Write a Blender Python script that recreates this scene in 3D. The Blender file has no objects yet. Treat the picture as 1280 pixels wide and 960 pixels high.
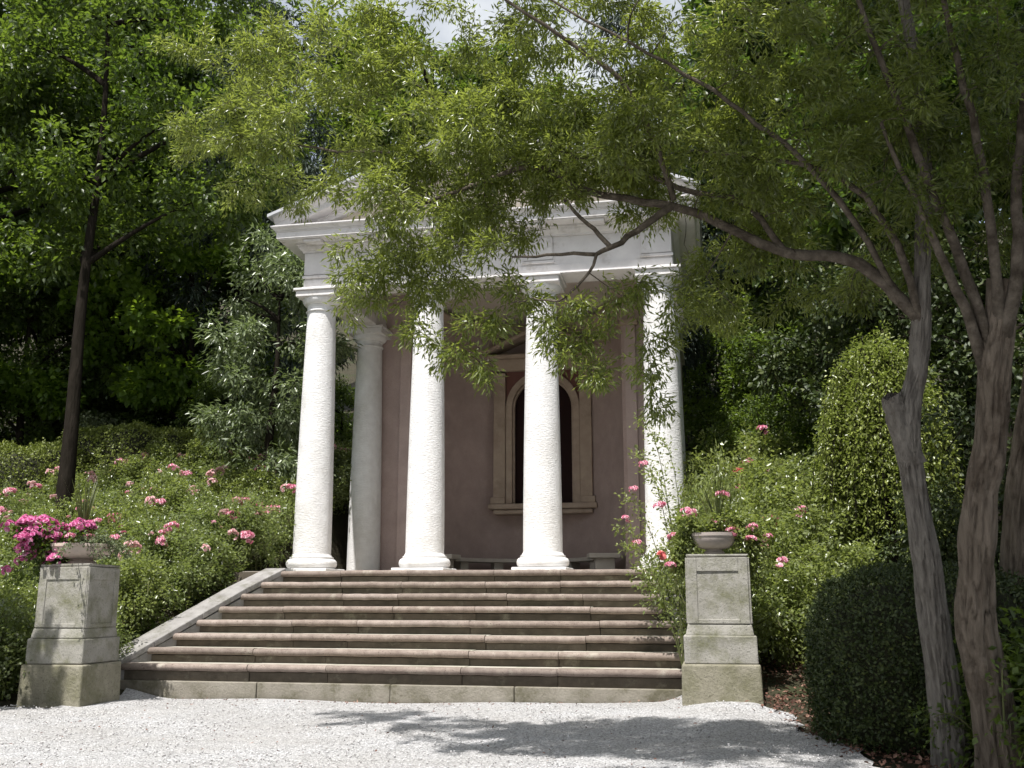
import bpy, math, random
import numpy as np
from mathutils import Vector, Matrix

SC = bpy.context.scene
COL = SC.collection

# ------------------------------------------------------------------ camera
cam_d = bpy.data.cameras.new('camera')
cam = bpy.data.objects.new('camera', cam_d)
COL.objects.link(cam)
cam.location = (3.607, -15.865, 1.177)
cam.rotation_euler = (math.radians(90 + 12.06), 0, math.radians(11.17))
cam_d.sensor_width = 36.0
cam_d.lens = 35.03
cam_d.clip_start = 0.05
cam_d.clip_end = 2000
SC.camera = cam

# ------------------------------------------------------------------ light
SUN_AZ, SUN_EL = math.radians(14.0), math.radians(64.0)
SDIR = Vector((-math.sin(SUN_AZ) * math.cos(SUN_EL), -math.cos(SUN_AZ) * math.cos(SUN_EL), math.sin(SUN_EL)))
world = bpy.data.worlds.new('World')
SC.world = world
world.use_nodes = True
wn = world.node_tree
wn.nodes.clear()
sky = wn.nodes.new('ShaderNodeTexSky')
sky.sky_type = 'NISHITA'
sky.sun_disc = False
sky.sun_elevation = SUN_EL
sky.sun_rotation = math.atan2(SDIR.x, SDIR.y)
sky.dust_density = 2.5
sky.air_density = 1.0
bg = wn.nodes.new('ShaderNodeBackground')
bg.inputs['Strength'].default_value = 0.08
wo = wn.nodes.new('ShaderNodeOutputWorld')
wtc = wn.nodes.new('ShaderNodeTexCoord')
wnz = wn.nodes.new('ShaderNodeTexNoise'); wnz.inputs['Scale'].default_value = 3.2; wnz.inputs['Detail'].default_value = 8; wnz.inputs['Roughness'].default_value = .6
wn.links.new(wtc.outputs['Generated'], wnz.inputs['Vector'])
wr = wn.nodes.new('ShaderNodeValToRGB')
wr.color_ramp.elements[0].position = .36; wr.color_ramp.elements[0].color = (.15, .15, .15, 1)
wr.color_ramp.elements[1].position = .60; wr.color_ramp.elements[1].color = (.95, .95, .95, 1)
wn.links.new(wnz.outputs['Fac'], wr.inputs[0])
wmx = wn.nodes.new('ShaderNodeMix'); wmx.data_type = 'RGBA'
wn.links.new(wr.outputs[0], wmx.inputs[0]); wn.links.new(sky.outputs[0], wmx.inputs[6])
wmx.inputs[7].default_value = (7.6, 7.9, 8.2, 1)
wn.links.new(wmx.outputs[2], bg.inputs['Color'])
wn.links.new(bg.outputs[0], wo.inputs['Surface'])
sun_d = bpy.data.lights.new('sun', 'SUN')
sun_d.energy = 5.0
sun_d.angle = math.radians(0.53)
sun_d.color = (1.0, 0.97, 0.93)
sun = bpy.data.objects.new('sun', sun_d)
COL.objects.link(sun)
sun.rotation_euler = (-SDIR).to_track_quat('-Z', 'Y').to_euler()
sun.location = (-10, -20, 40)

SC.view_settings.view_transform = 'Standard'
SC.view_settings.look = 'None'
SC.view_settings.exposure = 0.6
SC.view_settings.gamma = 1.0
SC.view_settings.use_curve_mapping = False
SC.render.engine = 'CYCLES'
SC.cycles.use_denoising = True
SC.cycles.use_adaptive_sampling = True
SC.cycles.adaptive_threshold = 0.02
SC.cycles.max_bounces = 7
SC.cycles.diffuse_bounces = 3
SC.cycles.glossy_bounces = 2
SC.cycles.transmission_bounces = 4
SC.cycles.transparent_max_bounces = 4
SC.cycles.sample_clamp_indirect = 8

# ------------------------------------------------------------------ helpers
def nz(v):
    return v / np.maximum(np.linalg.norm(v, axis=-1, keepdims=True), 1e-9)


def sst(a, b, x):
    t = np.clip((x - a) / (b - a), 0, 1)
    return t * t * (3 - 2 * t)


def tag(o, label=None, cat=None, group=None, kind=None):
    if label: o['label'] = label
    if cat: o['category'] = cat
    if group: o['group'] = group
    if kind: o['kind'] = kind
    return o


def empty(name, loc, rz=0.0, label=None, cat=None, group=None):
    o = bpy.data.objects.new(name, None)
    COL.objects.link(o)
    o.location = loc
    o.rotation_euler = (0, 0, rz)
    o.empty_display_size = 0.2
    return tag(o, label, cat, group)


def link(name, me, parent=None, loc=None):
    o = bpy.data.objects.new(name, me)
    COL.objects.link(o)
    if parent is not None:
        o.parent = parent
    if loc is not None:
        o.location = loc
    return o


class MB:
    """collects verts/faces, in world coordinates; build() makes one mesh object"""
    def __init__(s):
        s.v = []; s.f = []

    def add(s, vs, fs):
        b = len(s.v)
        s.v += [tuple(map(float, p)) for p in vs]
        s.f += [tuple(b + i for i in f) for f in fs]
        return s

    def box(s, x0, x1, y0, y1, z0, z1):
        return s.add([(x0, y0, z0), (x1, y0, z0), (x1, y1, z0), (x0, y1, z0), (x0, y0, z1), (x1, y0, z1), (x1, y1, z1), (x0, y1, z1)],
                     [(0, 3, 2, 1), (4, 5, 6, 7), (0, 1, 5, 4), (1, 2, 6, 5), (2, 3, 7, 6), (3, 0, 4, 7)])

    def hexa(s, b, t):
        """bottom 4 corners (ccw), top 4 corners"""
        return s.add(list(b) + list(t), [(0, 3, 2, 1), (4, 5, 6, 7), (0, 1, 5, 4), (1, 2, 6, 5), (2, 3, 7, 6), (3, 0, 4, 7)])

    def lathe(s, cx, cy, prof, n=40, a0=0.0, a1=2 * math.pi, cap=True):
        full = abs(a1 - a0 - 2 * math.pi) < 1e-6
        m = n if full else n + 1
        vs = []
        for (r, z) in prof:
            for i in range(m):
                a = a0 + (a1 - a0) * i / n
                vs.append((cx + r * math.cos(a), cy + r * math.sin(a), z))
        fs = []
        for j in range(len(prof) - 1):
            for i in range(n):
                k = (i + 1) % m
                fs.append((j * m + i, j * m + k, (j + 1) * m + k, (j + 1) * m + i))
        if cap and full:
            fs.append(tuple(range(m))[::-1])
            fs.append(tuple((len(prof) - 1) * m + i for i in range(m)))
        return s.add(vs, fs)

    def sweep(s, path, prof, closed=False):
        """path: list of (x,y) points, profile: list of (outward offset, z); mitred; outward = right-hand side of the path"""
        P = np.array(path, float)
        n = len(P)
        offs = []
        for i in range(n):
            d0 = P[i] - P[i - 1] if (i > 0 or closed) else P[1] - P[0]
            d1 = P[(i + 1) % n] - P[i] if (i < n - 1 or closed) else P[-1] - P[-2]
            d0 = d0 / np.linalg.norm(d0); d1 = d1 / np.linalg.norm(d1)
            n0 = np.array([d0[1], -d0[0]]); n1 = np.array([d1[1], -d1[0]])
            m = n0 + n1; m = m / np.linalg.norm(m)
            offs.append(m / max(0.2, m @ n0))
        vs = []
        for i in range(n):
            for (o, z) in prof:
                q = P[i] + offs[i] * o
                vs.append((q[0], q[1], z))
        k = len(prof)
        fs = []
        for i in range(n if closed else n - 1):
            a, b = i * k, ((i + 1) % n) * k
            for j in range(k):
                jj = (j + 1) % k
                fs.append((a + j, b + j, b + jj, a + jj))
        if not closed:
            fs.append(tuple(range(k)))
            fs.append(tuple((n - 1) * k + j for j in range(k))[::-1])
        return s.add(vs, fs)

    def build(s, name, m, parent=None, bevel=0.0, smooth=False, seg=2, rough=0.0, seed=0):
        off = np.array(parent_world(parent)) if parent is not None else np.zeros(3)
        V = np.array(s.v, float)
        if rough:
            r = np.random.default_rng(seed)
            V = V + r.normal(0, rough, V.shape)
        me = bpy.data.meshes.new(name)
        me.from_pydata((V - off).tolist(), [], s.f)
        me.validate()
        import bmesh
        bm = bmesh.new(); bm.from_mesh(me)
        bmesh.ops.recalc_face_normals(bm, faces=bm.faces)
        if bevel:
            ed = [e for e in bm.edges if len(e.link_faces) == 2 and e.calc_face_angle(0) > 0.5]
            bmesh.ops.bevel(bm, geom=ed, offset=bevel, segments=seg, affect='EDGES', profile=0.5, clamp_overlap=True)
        bm.to_mesh(me); bm.free()
        if smooth:
            me.polygons.foreach_set('use_smooth', [True] * len(me.polygons))
            try:
                me.set_sharp_from_angle(angle=math.radians(38))
            except Exception:
                pass
        me.materials.append(m)
        return link(name, me, parent)


def parent_world(p):
    v = Vector((0, 0, 0))
    while p is not None:
        v += p.location
        p = p.parent
    return v


def np_mesh(name, V, F, m, smooth=False):
    """V (n,3), F (k,c) constant corner count"""
    V = np.ascontiguousarray(V, np.float32); F = np.ascontiguousarray(F, np.int32)
    me = bpy.data.meshes.new(name)
    me.vertices.add(len(V)); me.vertices.foreach_set('co', V.ravel())
    k, c = F.shape
    me.loops.add(k * c); me.loops.foreach_set('vertex_index', F.ravel())
    me.polygons.add(k)
    me.polygons.foreach_set('loop_start', np.arange(0, k * c, c, dtype=np.int32))
    me.polygons.foreach_set('loop_total', np.full(k, c, np.int32))
    if smooth:
        me.polygons.foreach_set('use_smooth', np.ones(k, bool))
    me.update(calc_edges=True)
    for x in (m if isinstance(m, (list, tuple)) else [m]):
        me.materials.append(x)
    return me


def leaf_mesh(name, C, D, N, L, W, m, fold=0.18, mid=0.45):
    """each leaf is a folded lens of six points"""
    n = len(C)
    D = nz(D); N = nz(N - D * (N * D).sum(1, keepdims=True))
    S = np.cross(D, N)
    L = np.broadcast_to(np.asarray(L, float).reshape(-1, 1), (n, 1)); W = np.broadcast_to(np.asarray(W, float).reshape(-1, 1), (n, 1))
    V = np.empty((n, 4, 3))
    V[:, 0] = C
    V[:, 1] = C + D * L * mid + S * W * .5 + N * W * fold
    V[:, 2] = C + D * L - N * L * .06
    V[:, 3] = C + D * L * mid - S * W * .5 + N * W * fold
    b = np.arange(n)[:, None] * 4
    F = np.concatenate([b + np.array([[0, 1, 2]]), b + np.array([[0, 2, 3]])], 1).reshape(-1, 3)
    return np_mesh(name, V.reshape(-1, 3), F, m)


def tubes_mesh(name, paths, m, sides=5):
    """paths: list of (pts (k,3), radii (k,))"""
    Vs, Fs, b = [], [], 0
    for pts, rad, sd in paths:
        pts = np.asarray(pts, float); k = len(pts)
        T = nz(np.gradient(pts, axis=0))
        ref = np.array([0.31, 0.22, 0.92]) if abs(T[0, 2]) < .9 else np.array([.9, .3, .1])
        A = nz(np.cross(T, ref)); B = np.cross(T, A)
        a = np.arange(sd) * 2 * np.pi / sd
        ring = pts[:, None] + np.asarray(rad)[:, None, None] * (A[:, None] * np.cos(a)[None, :, None] + B[:, None] * np.sin(a)[None, :, None])
        Vs.append(ring.reshape(-1, 3))
        i = np.arange(k - 1)[:, None] * sd; j = np.arange(sd)[None]; jn = (j + 1) % sd
        Fs.append(np.stack([b + i + j, b + i + jn, b + i + sd + jn, b + i + sd + j], -1).reshape(-1, 4))
        b += k * sd
    return np_mesh(name, np.concatenate(Vs), np.concatenate(Fs), m, smooth=True)


def bark_tube(name, pts, rad, m, seed, sides=72, amp=.2):
    """one trunk with furrowed bark"""
    r = np.random.default_rng(seed)
    pts = np.asarray(pts, float); k = len(pts) * 6
    t = np.linspace(0, 1, len(pts)); u = np.linspace(0, 1, k)
    P = np.stack([np.interp(u, t, pts[:, i]) for i in range(3)], 1); rd = np.interp(u, t, rad)
    for _ in range(12): P[1:-1] = .25 * P[:-2] + .5 * P[1:-1] + .25 * P[2:]
    G = r.normal(0, 1, (k, sides))
    for _ in range(30): G[1:-1] = .25 * G[:-2] + .5 * G[1:-1] + .25 * G[2:]
    G = (G + .5 * np.roll(G, 1, 1) + .5 * np.roll(G, -1, 1)); G /= G.std()
    Bg = r.normal(0, 1, (k, sides))
    for _ in range(60):
        Bg[1:-1] = .25 * Bg[:-2] + .5 * Bg[1:-1] + .25 * Bg[2:]; Bg = .25 * np.roll(Bg, 1, 1) + .5 * Bg + .25 * np.roll(Bg, -1, 1)
    Bg /= Bg.std()
    f = 1 - amp * np.exp(-(G / .32) ** 2) + .03 * np.clip(G, -1.5, 1.5) + .06 * Bg
    T = nz(np.gradient(P, axis=0)); A = nz(np.cross(T, np.array([.9, .3, .1]))); B = np.cross(T, A)
    a = np.arange(sides) * 2 * np.pi / sides
    ring = P[:, None] + (rd[:, None] * f)[..., None] * (A[:, None] * np.cos(a)[None, :, None] + B[:, None] * np.sin(a)[None, :, None])
    i = np.arange(k - 1)[:, None] * sides; j = np.arange(sides)[None]; jn = (j + 1) % sides
    F = np.stack([i + j, i + jn, i + sides + jn, i + sides + j], -1).reshape(-1, 4)
    return np_mesh(name, ring.reshape(-1, 3), F, m, smooth=True)


def smooth_path(pts, n):
    pts = np.asarray(pts, float)
    t = np.linspace(0, 1, len(pts))
    u = np.linspace(0, 1, n)
    P = np.stack([np.interp(u, t, pts[:, i]) for i in range(3)], 1)
    for _ in range(2):
        P[1:-1] = .25 * P[:-2] + .5 * P[1:-1] + .25 * P[2:]
    return P


# ------------------------------------------------------------------ materials
def new_mat(name):
    m = bpy.data.materials.new(name)
    m.use_nodes = True
    nt = m.node_tree
    bs = nt.nodes.get('Principled BSDF')
    return m, nt, bs, nt.nodes.get('Material Output')


def ramp(nt, fac, stops):
    r = nt.nodes.new('ShaderNodeValToRGB')
    e = r.color_ramp.elements
    while len(e) < len(stops): e.new(0.5)
    for i, (p, c) in enumerate(stops):
        e[i].position = p; e[i].color = (*c, 1)
    nt.links.new(fac, r.inputs[0])
    return r.outputs[0]


def noise(nt, scale, detail=5, rough=.6, stretch=None):
    tc = nt.nodes.new('ShaderNodeTexCoord')
    n = nt.nodes.new('ShaderNodeTexNoise')
    n.inputs['Scale'].default_value = scale; n.inputs['Detail'].default_value = detail; n.inputs['Roughness'].default_value = rough
    if stretch:
        mp = nt.nodes.new('ShaderNodeMapping'); mp.inputs['Scale'].default_value = stretch
        nt.links.new(tc.outputs['Object'], mp.inputs[0]); nt.links.new(mp.outputs[0], n.inputs['Vector'])
    else:
        nt.links.new(tc.outputs['Object'], n.inputs['Vector'])
    return n.outputs['Fac']


def mixc(nt, fac, a, b, mode='MIX'):
    n = nt.nodes.new('ShaderNodeMix'); n.data_type = 'RGBA'; n.blend_type = mode
    for k, v in ((0, fac), (6, a), (7, b)):
        if hasattr(v, 'is_output') or isinstance(v, bpy.types.NodeSocket): nt.links.new(v, n.inputs[k])
        elif k == 0: n.inputs[0].default_value = v
        else: n.inputs[k].default_value = (*v, 1)
    return n.outputs[2]


def bump(nt, bs, h, strength, dist):
    b = nt.nodes.new('ShaderNodeBump')
    b.inputs['Strength'].default_value = strength; b.inputs['Distance'].default_value = dist
    nt.links.new(h, b.inputs['Height'])
    nt.links.new(b.outputs[0], bs.inputs['Normal'])


def stone(name, c1, c2, scale=6, rough=.85, stain=None, stain_scale=1.5, stain_pos=(.5, .68), bscale=40, bstr=.5, bdist=.01, stretch=None, bstretch=None, speck=None, spec=.25, objvar=0.0):
    m, nt, bs, out = new_mat(name)
    col = ramp(nt, noise(nt, scale, stretch=stretch), [(.32, c1), (.68, c2)])
    if stain:
        f = ramp(nt, noise(nt, stain_scale, 7, .7), [(stain_pos[0], (0, 0, 0)), (stain_pos[1], (1, 1, 1))])
        col = mixc(nt, f, col, stain)
    if speck:
        f = ramp(nt, noise(nt, 55, 3, .7), [(.58, (0, 0, 0)), (.66, (1, 1, 1))])
        col = mixc(nt, f, col, speck)
    if objvar:
        oi = nt.nodes.new('ShaderNodeObjectInfo')
        g = ramp(nt, oi.outputs['Random'], [(0, (1 - objvar, 1 - objvar, 1 - objvar)), (.5, (1, .98, .96)), (1, (1 + objvar, 1 + objvar * 1.05, 1 + objvar * 1.1))])
        col = mixc(nt, 1.0, col, g, 'MULTIPLY')
    nt.links.new(col, bs.inputs['Base Color'])
    bs.inputs['Roughness'].default_value = rough
    bs.inputs['Specular IOR Level'].default_value = spec
    bump(nt, bs, noise(nt, bscale, 6, .65, bstretch), bstr, bdist)
    return m


def leafmat(name, stops, trans=.35, rough=.45, spec=.4, tcol=None):
    m, nt, bs, out = new_mat(name)
    g = nt.nodes.new('ShaderNodeNewGeometry')
    col = ramp(nt, g.outputs['Random Per Island'], stops)
    nt.links.new(col, bs.inputs['Base Color'])
    bs.inputs['Roughness'].default_value = rough
    bs.inputs['Specular IOR Level'].default_value = spec
    tr = nt.nodes.new('ShaderNodeBsdfTranslucent')
    nt.links.new(mixc(nt, .75, col, tcol or (.16, .22, .02)), tr.inputs['Color'])
    mx = nt.nodes.new('ShaderNodeMixShader'); mx.inputs[0].default_value = trans
    nt.links.new(bs.outputs[0], mx.inputs[1]); nt.links.new(tr.outputs[0], mx.inputs[2])
    nt.links.new(mx.outputs[0], out.inputs['Surface'])
    return m


def leafstops(c, v=.35):
    a = np.array(c)
    lo = a * (1 - v); hi = a * (1 + v * .9) + np.array([.012, .006, 0])
    return [(0, tuple(lo)), (.5, tuple(a)), (.93, tuple(hi)), (1, tuple(hi * 1.25 + np.array([.02, .01, .0])))]


M = {}
M['plaster'] = stone('white_plaster', (.66, .65, .645), (.76, .755, .75), 7, .9, stain=(.55, .535, .51), stain_scale=1.6, stain_pos=(.5, .8), bscale=19, bstr=.7, bdist=.02, bstretch=(1, 1, 2.4))
M['trim'] = stone('grey_white_trim', (.62, .60, .60), (.72, .70, .69), 4, .85, stain=(.42, .39, .35), stain_scale=3, stain_pos=(.55, .75), bscale=35, bstr=.25, bdist=.006)
M['cream'] = stone('cream_render', (.55, .49, .40), (.64, .58, .49), 3, .9, stain=(.38, .33, .27), stain_scale=2, bscale=35, bstr=.2, bdist=.006)
M['pinkwall'] = stone('mauve_pink_render', (.43, .335, .31), (.49, .39, .36), 2.5, .92, stain=(.35, .275, .25), stain_scale=.9, stain_pos=(.42, .7), bscale=30, bstr=.35, bdist=.008, speck=(.36, .275, .25))
M['frame'] = stone('ochre_stone_frame', (.38, .30, .24), (.46, .375, .30), 5, .85, stain=(.29, .23, .18), bscale=40, bstr=.2, bdist=.005)
M['redpanel'] = stone('oxblood_panel', (.14, .062, .052), (.18, .085, .07), 4, .7, bscale=40, bstr=.1, bdist=.003)
M['soffit'] = stone('soffit_render', (.52, .46, .42), (.60, .54, .49), 3, .9, bscale=35, bstr=.15, bdist=.005)
M['roof'] = stone('grey_roof_sheet', (.42, .43, .45), (.52, .53, .55), 4, .55, stain=(.3, .27, .24), bscale=30, bstr=.15, bdist=.005)
M['step'] = stone('red_marble_nosing', (.175, .14, .12), (.27, .225, .195), 9, .82, stain=(.36, .33, .28), stain_scale=3.5, stain_pos=(.57, .72), bscale=45, bstr=.5, bdist=.008, speck=(.11, .08, .065), objvar=.22)
M['riser'] = stone('brown_riser_stone', (.08, .068, .052), (.13, .11, .085), 7, .85, stain=(.24, .225, .17), stain_scale=4, stain_pos=(.56, .74), bscale=45, bstr=.6, bdist=.01, speck=(.11, .09, .07), objvar=.2)
M['tread'] = stone('tread_stone', (.36, .34, .29), (.46, .44, .38), 6, .85, stain=(.2, .215, .14), stain_scale=3, objvar=.15, bscale=45, bstr=.4, bdist=.008)
M['plinth'] = stone('pale_plinth_course', (.22, .20, .165), (.33, .305, .26), 8, .9, stain=(.125, .115, .08), stain_scale=4, stain_pos=(.42, .62), bscale=35, bstr=.7, bdist=.015)
M['pedestal'] = stone('weathered_limestone', (.25, .24, .21), (.36, .345, .31), 4, .9, stain=(.15, .15, .09), stain_scale=3.0, stain_pos=(.46, .66), bscale=38, bstr=.7, bdist=.012, speck=(.15, .145, .125))
M['pedbase'] = stone('mossy_limestone', (.21, .195, .145), (.30, .28, .22), 5, .92, stain=(.125, .122, .066), stain_scale=2.0, stain_pos=(.46, .68), bscale=30, bstr=.8, bdist=.015, speck=(.12, .115, .085))
M['coping'] = stone('grey_coping', (.20, .19, .185), (.29, .28, .27), 6, .85, stain=(.13, .125, .10), stain_scale=4, bscale=40, bstr=.4, bdist=.008)
M['bowl'] = stone('terracotta_bowl', (.50, .40, .34), (.60, .50, .44), 6, .85, stain=(.36, .31, .27), bscale=35, bstr=.2, bdist=.005)
M['bowl2'] = stone('grey_stone_bowl', (.30, .26, .24), (.40, .35, .32), 6, .85, stain=(.22, .2, .18), bscale=35, bstr=.2, bdist=.005)
M['bench'] = stone('bench_stone', (.46, .42, .37), (.55, .51, .45), 6, .85, bscale=40, bstr=.3, bdist=.006)
M['soil'] = stone('dark_soil', (.028, .024, .014), (.05, .044, .026), 5, .95, stain=(.03, .04, .014), stain_scale=.8, bscale=12, bstr=.9, bdist=.04)
M['floor'] = stone('porch_floor', (.36, .32, .28), (.44, .40, .35), 4, .8, bscale=30, bstr=.2, bdist=.004)
M['bark'] = stone('pale_fissured_bark', (.125, .112, .098), (.25, .228, .20), 24, .95, stain=(.085, .07, .055), stain_scale=3, stain_pos=(.5, .7), bscale=34, bstr=1.0, bdist=.035, stretch=(1, 1, .1), bstretch=(1, 1, .1))
M['bark_red'] = stone('reddish_fissured_bark', (.115, .092, .07), (.23, .188, .148), 22, .95, stain=(.075, .054, .038), stain_scale=3, stain_pos=(.5, .7), bscale=30, bstr=1.0, bdist=.045, stretch=(1, 1, .1), bstretch=(1, 1, .1))
M['bark_dark'] = stone('dark_bark', (.014, .012, .009), (.03, .025, .02), 8, .97, bscale=18, bstr=1.0, bdist=.04, stretch=(1, 1, .3), bstretch=(1.5, 1.5, .2), spec=.03)
M['limb'] = stone('brown_limb_bark', (.085, .07, .056), (.165, .14, .112), 16, .95, stain=(.05, .04, .03), stain_scale=6, stain_pos=(.45, .65), bscale=30, bstr=.9, bdist=.02, spec=.1)
M['stem'] = stone('green_stem', (.07, .085, .03), (.11, .11, .045), 8, .8, bscale=30, bstr=.1, bdist=.003)
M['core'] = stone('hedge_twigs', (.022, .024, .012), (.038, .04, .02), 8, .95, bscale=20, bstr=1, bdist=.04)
m, nt, bs, out = new_mat('dark_pane'); bs.inputs['Base Color'].default_value = (.022, .010, .009, 1); bs.inputs['Roughness'].default_value = .6; bs.inputs['Specular IOR Level'].default_value = .1; M['pane'] = m

M['L_oak'] = leafmat('willow_oak_leaf', leafstops((.12, .15, .042), .5), .5, .3, .7, (.36, .43, .06))
M['L_dark'] = leafmat('dark_broadleaf', leafstops((.042, .070, .019), .5), .36, .42, .45, (.16, .27, .025))
M['L_mid'] = leafmat('mid_green_leaf', leafstops((.068, .105, .025), .5), .42, .4, .45, (.23, .34, .03))
M['L_bright'] = leafmat('bright_maple_leaf', leafstops((.095, .16, .025), .35), .5, .42, .35, (.32, .48, .03))
M['L_blue'] = leafmat('blue_conifer_leaf', leafstops((.045, .065, .05), .35), .15, .55, .3, (.08, .12, .05))
M['L_silver'] = leafmat('glossy_silver_green_leaf', leafstops((.165, .205, .11), .38), .34, .32, .7, (.2, .28, .06))
M['L_rose'] = leafmat('rose_leaf', leafstops((.145, .18, .07), .5), .42, .3, .7, (.33, .42, .08))
M['L_rosey'] = leafmat('fresh_rose_leaf', leafstops((.165, .2, .07), .48), .44, .3, .7, (.37, .45, .08))
M['L_box'] = leafmat('box_hedge_leaf', leafstops((.165, .2, .042), .38), .3, .45, .4, (.15, .2, .02))
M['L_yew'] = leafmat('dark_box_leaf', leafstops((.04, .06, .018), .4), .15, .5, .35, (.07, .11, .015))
M['L_weep'] = leafmat('weeping_shrub_leaf', leafstops((.22, .26, .065), .42), .45, .3, .6, (.2, .27, .03))
M['L_grey'] = leafmat('grey_green_leaf', leafstops((.13, .16, .085), .35), .22, .5, .3, (.16, .2, .06))
M['L_dry'] = leafmat('dry_fallen_leaf', [(0, (.05, .025, .018)), (.4, (.12, .06, .045)), (.8, (.2, .105, .075)), (1, (.33, .21, .16))], .08, .7, .2, (.2, .1, .05))
M['L_spike'] = leafmat('spike_leaf', leafstops((.07, .085, .03), .35), .2, .45, .35)
M['P_pink'] = leafmat('pink_petal', [(0, (.60, .14, .27)), (.35, (.75, .31, .44)), (.7, (.84, .55, .63)), (1, (.90, .79, .81))], .35, .5, .25, (.85, .3, .4))
M['P_pale'] = leafmat('pale_pink_petal', [(0, (.78, .38, .42)), (.5, (.84, .58, .58)), (1, (.88, .78, .76))], .35, .5, .25, (.85, .6, .6))
M['P_hot'] = leafmat('magenta_petal', [(0, (.60, .10, .32)), (.45, (.74, .22, .46)), (.8, (.82, .44, .62)), (1, (.86, .64, .76))], .35, .5, .25, (.8, .2, .45))
M['P_coral'] = leafmat('coral_petal', [(0, (.74, .12, .14)), (.5, (.82, .24, .24)), (1, (.88, .45, .42))], .35, .5, .25, (.85, .3, .3))

# gravel
m, nt, bs, out = new_mat('pale_gravel')
tc = nt.nodes.new('ShaderNodeTexCoord')
vo = nt.nodes.new('ShaderNodeTexVoronoi'); vo.inputs['Scale'].default_value = 75
nt.links.new(tc.outputs['Object'], vo.inputs['Vector'])
c = ramp(nt, vo.outputs['Color'], [(.1, (.20, .20, .203)), (.45, (.48, .478, .484)), (.9, (.72, .715, .72))])
c = mixc(nt, ramp(nt, noise(nt, .9, 6, .65), [(.35, (0, 0, 0)), (.75, (.55, .55, .55))]), c, (.36, .335, .305))
c = mixc(nt, ramp(nt, noise(nt, 14, 4, .7), [(.5, (0, 0, 0)), (.72, (.5, .5, .5))]), c, (.28, .27, .26))
nt.links.new(c, bs.inputs['Base Color']); bs.inputs['Roughness'].default_value = .9; bs.inputs['Specular IOR Level'].default_value = .2
b1 = nt.nodes.new('ShaderNodeBump'); b1.inputs['Strength'].default_value = .9; b1.inputs['Distance'].default_value = .02; b1.invert = True
nt.links.new(vo.outputs['Distance'], b1.inputs['Height'])
b2 = nt.nodes.new('ShaderNodeBump'); b2.inputs['Strength'].default_value = .6; b2.inputs['Distance'].default_value = .05
nt.links.new(noise(nt, 9, 6, .7), b2.inputs['Height']); nt.links.new(b1.outputs[0], b2.inputs['Normal'])
nt.links.new(b2.outputs[0], bs.inputs['Normal'])
M['gravel'] = m

# ------------------------------------------------------------------ ground
def ground(x, y):
    x = np.asarray(x, float); y = np.asarray(y, float)
    hL = np.interp(y, [-6, -4.25, -3.8, -1.5, 1, 4, 8, 14, 40, 120, 300], [0, .0, .2, 1.25, 2.1, 3.3, 4.0, 6, 17, 50, 110])
    hR = np.interp(y, [-6, -4.6, -3, -1.5, 1, 4, 8, 14, 40, 120, 300], [0, .06, .5, 1.2, 1.9, 2.6, 3.6, 6, 17, 50, 110])
    hC = np.interp(y, [-20, 7.6, 9, 14, 40, 120, 300], [-.05, -.05, 3.2, 6, 17, 50, 110])
    w = sst(2.95, 3.75, np.abs(x))
    h = hC * (1 - w) + w * np.where(x < 0, hL, hR)
    return h + .09 * np.exp(-((x - 3.4) ** 2 + (y + 4.9) ** 2) / 3.0) * (y < -3.2)


def gz(x, y): return float(ground(x, y))


def grid_mesh(name, xs, ys, zf, m):
    X, Y = np.meshgrid(xs, ys)
    V = np.stack([X, Y, zf(X, Y)], -1).reshape(-1, 3)
    nx, ny = len(xs), len(ys)
    i = np.arange(ny - 1)[:, None] * nx + np.arange(nx - 1)[None]
    F = np.stack([i, i + 1, i + nx + 1, i + nx], -1).reshape(-1, 4)
    return np_mesh(name, V, F, m, smooth=True)


def dens(a, b, c, d, fine, coarse_n):
    return np.unique(np.concatenate([a + (b - a) * (1 - np.linspace(1, 0, coarse_n) ** .5), np.arange(b, c, fine), c + (d - c) * np.linspace(0, 1, coarse_n) ** 2]))


R0 = np.random.default_rng(5)
xs = dens(-350, -14, 14, 350, .25, 18); ys = dens(-120, -13, 14, 320, .25, 18)
def terr(X, Y):
    n = .05 * np.sin(X * 1.7 + .6 * Y) * np.sin(Y * 1.3 - .4 * X) + R0.normal(0, .02, X.shape)
    n = n * sst(3.4, 4.4, np.abs(X)) * sst(-5, -3, Y)
    return ground(X, Y) + n - .03
hs = link('hillside', grid_mesh('hillside', xs, ys, terr, M['soil'])); tag(hs, 'dark planted soil of the rising garden hillside', kind='structure')

# gravel court: sheet with an uneven outline
def gravel_sheet():
    ys = np.concatenate([np.linspace(-60, -16, 12), np.arange(-15.5, -3.95, .2)])
    V, F = [], []
    n = 60
    for j, y in enumerate(ys):
        xl = np.interp(y, [-60, -9, -6.4, -5.85, -5.7, -3.4], [-12, -8.5, -6.2, -4.9, -3.6, -3.6]) + .06 * math.sin(y * 5.3)
        xr = np.interp(y, [-60, -12, -8, -6.3, -5.2, -4.9, -3.4], [9, 6.2, 4.75, 4.35, 4.15, 3.9, 3.6]) + .09 * math.sin(y * 4.1) + .05 * math.sin(y * 11)
        X = np.linspace(xl, xr, n)
        V.append(np.stack([X, np.full(n, y), ground(X, y) + .012 + .012 * np.sin(X * 2.3 + y) * np.sin(y * 1.9)], 1))
    V = np.concatenate(V)
    i = np.arange(len(ys) - 1)[:, None] * n + np.arange(n - 1)[None]
    return np_mesh('gravel_court', V, np.stack([i, i + 1, i + n + 1, i + n], -1).reshape(-1, 4), M['gravel'], True)
tag(link('gravel_court', gravel_sheet()), 'pale crushed gravel court before the steps', kind='structure')

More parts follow.
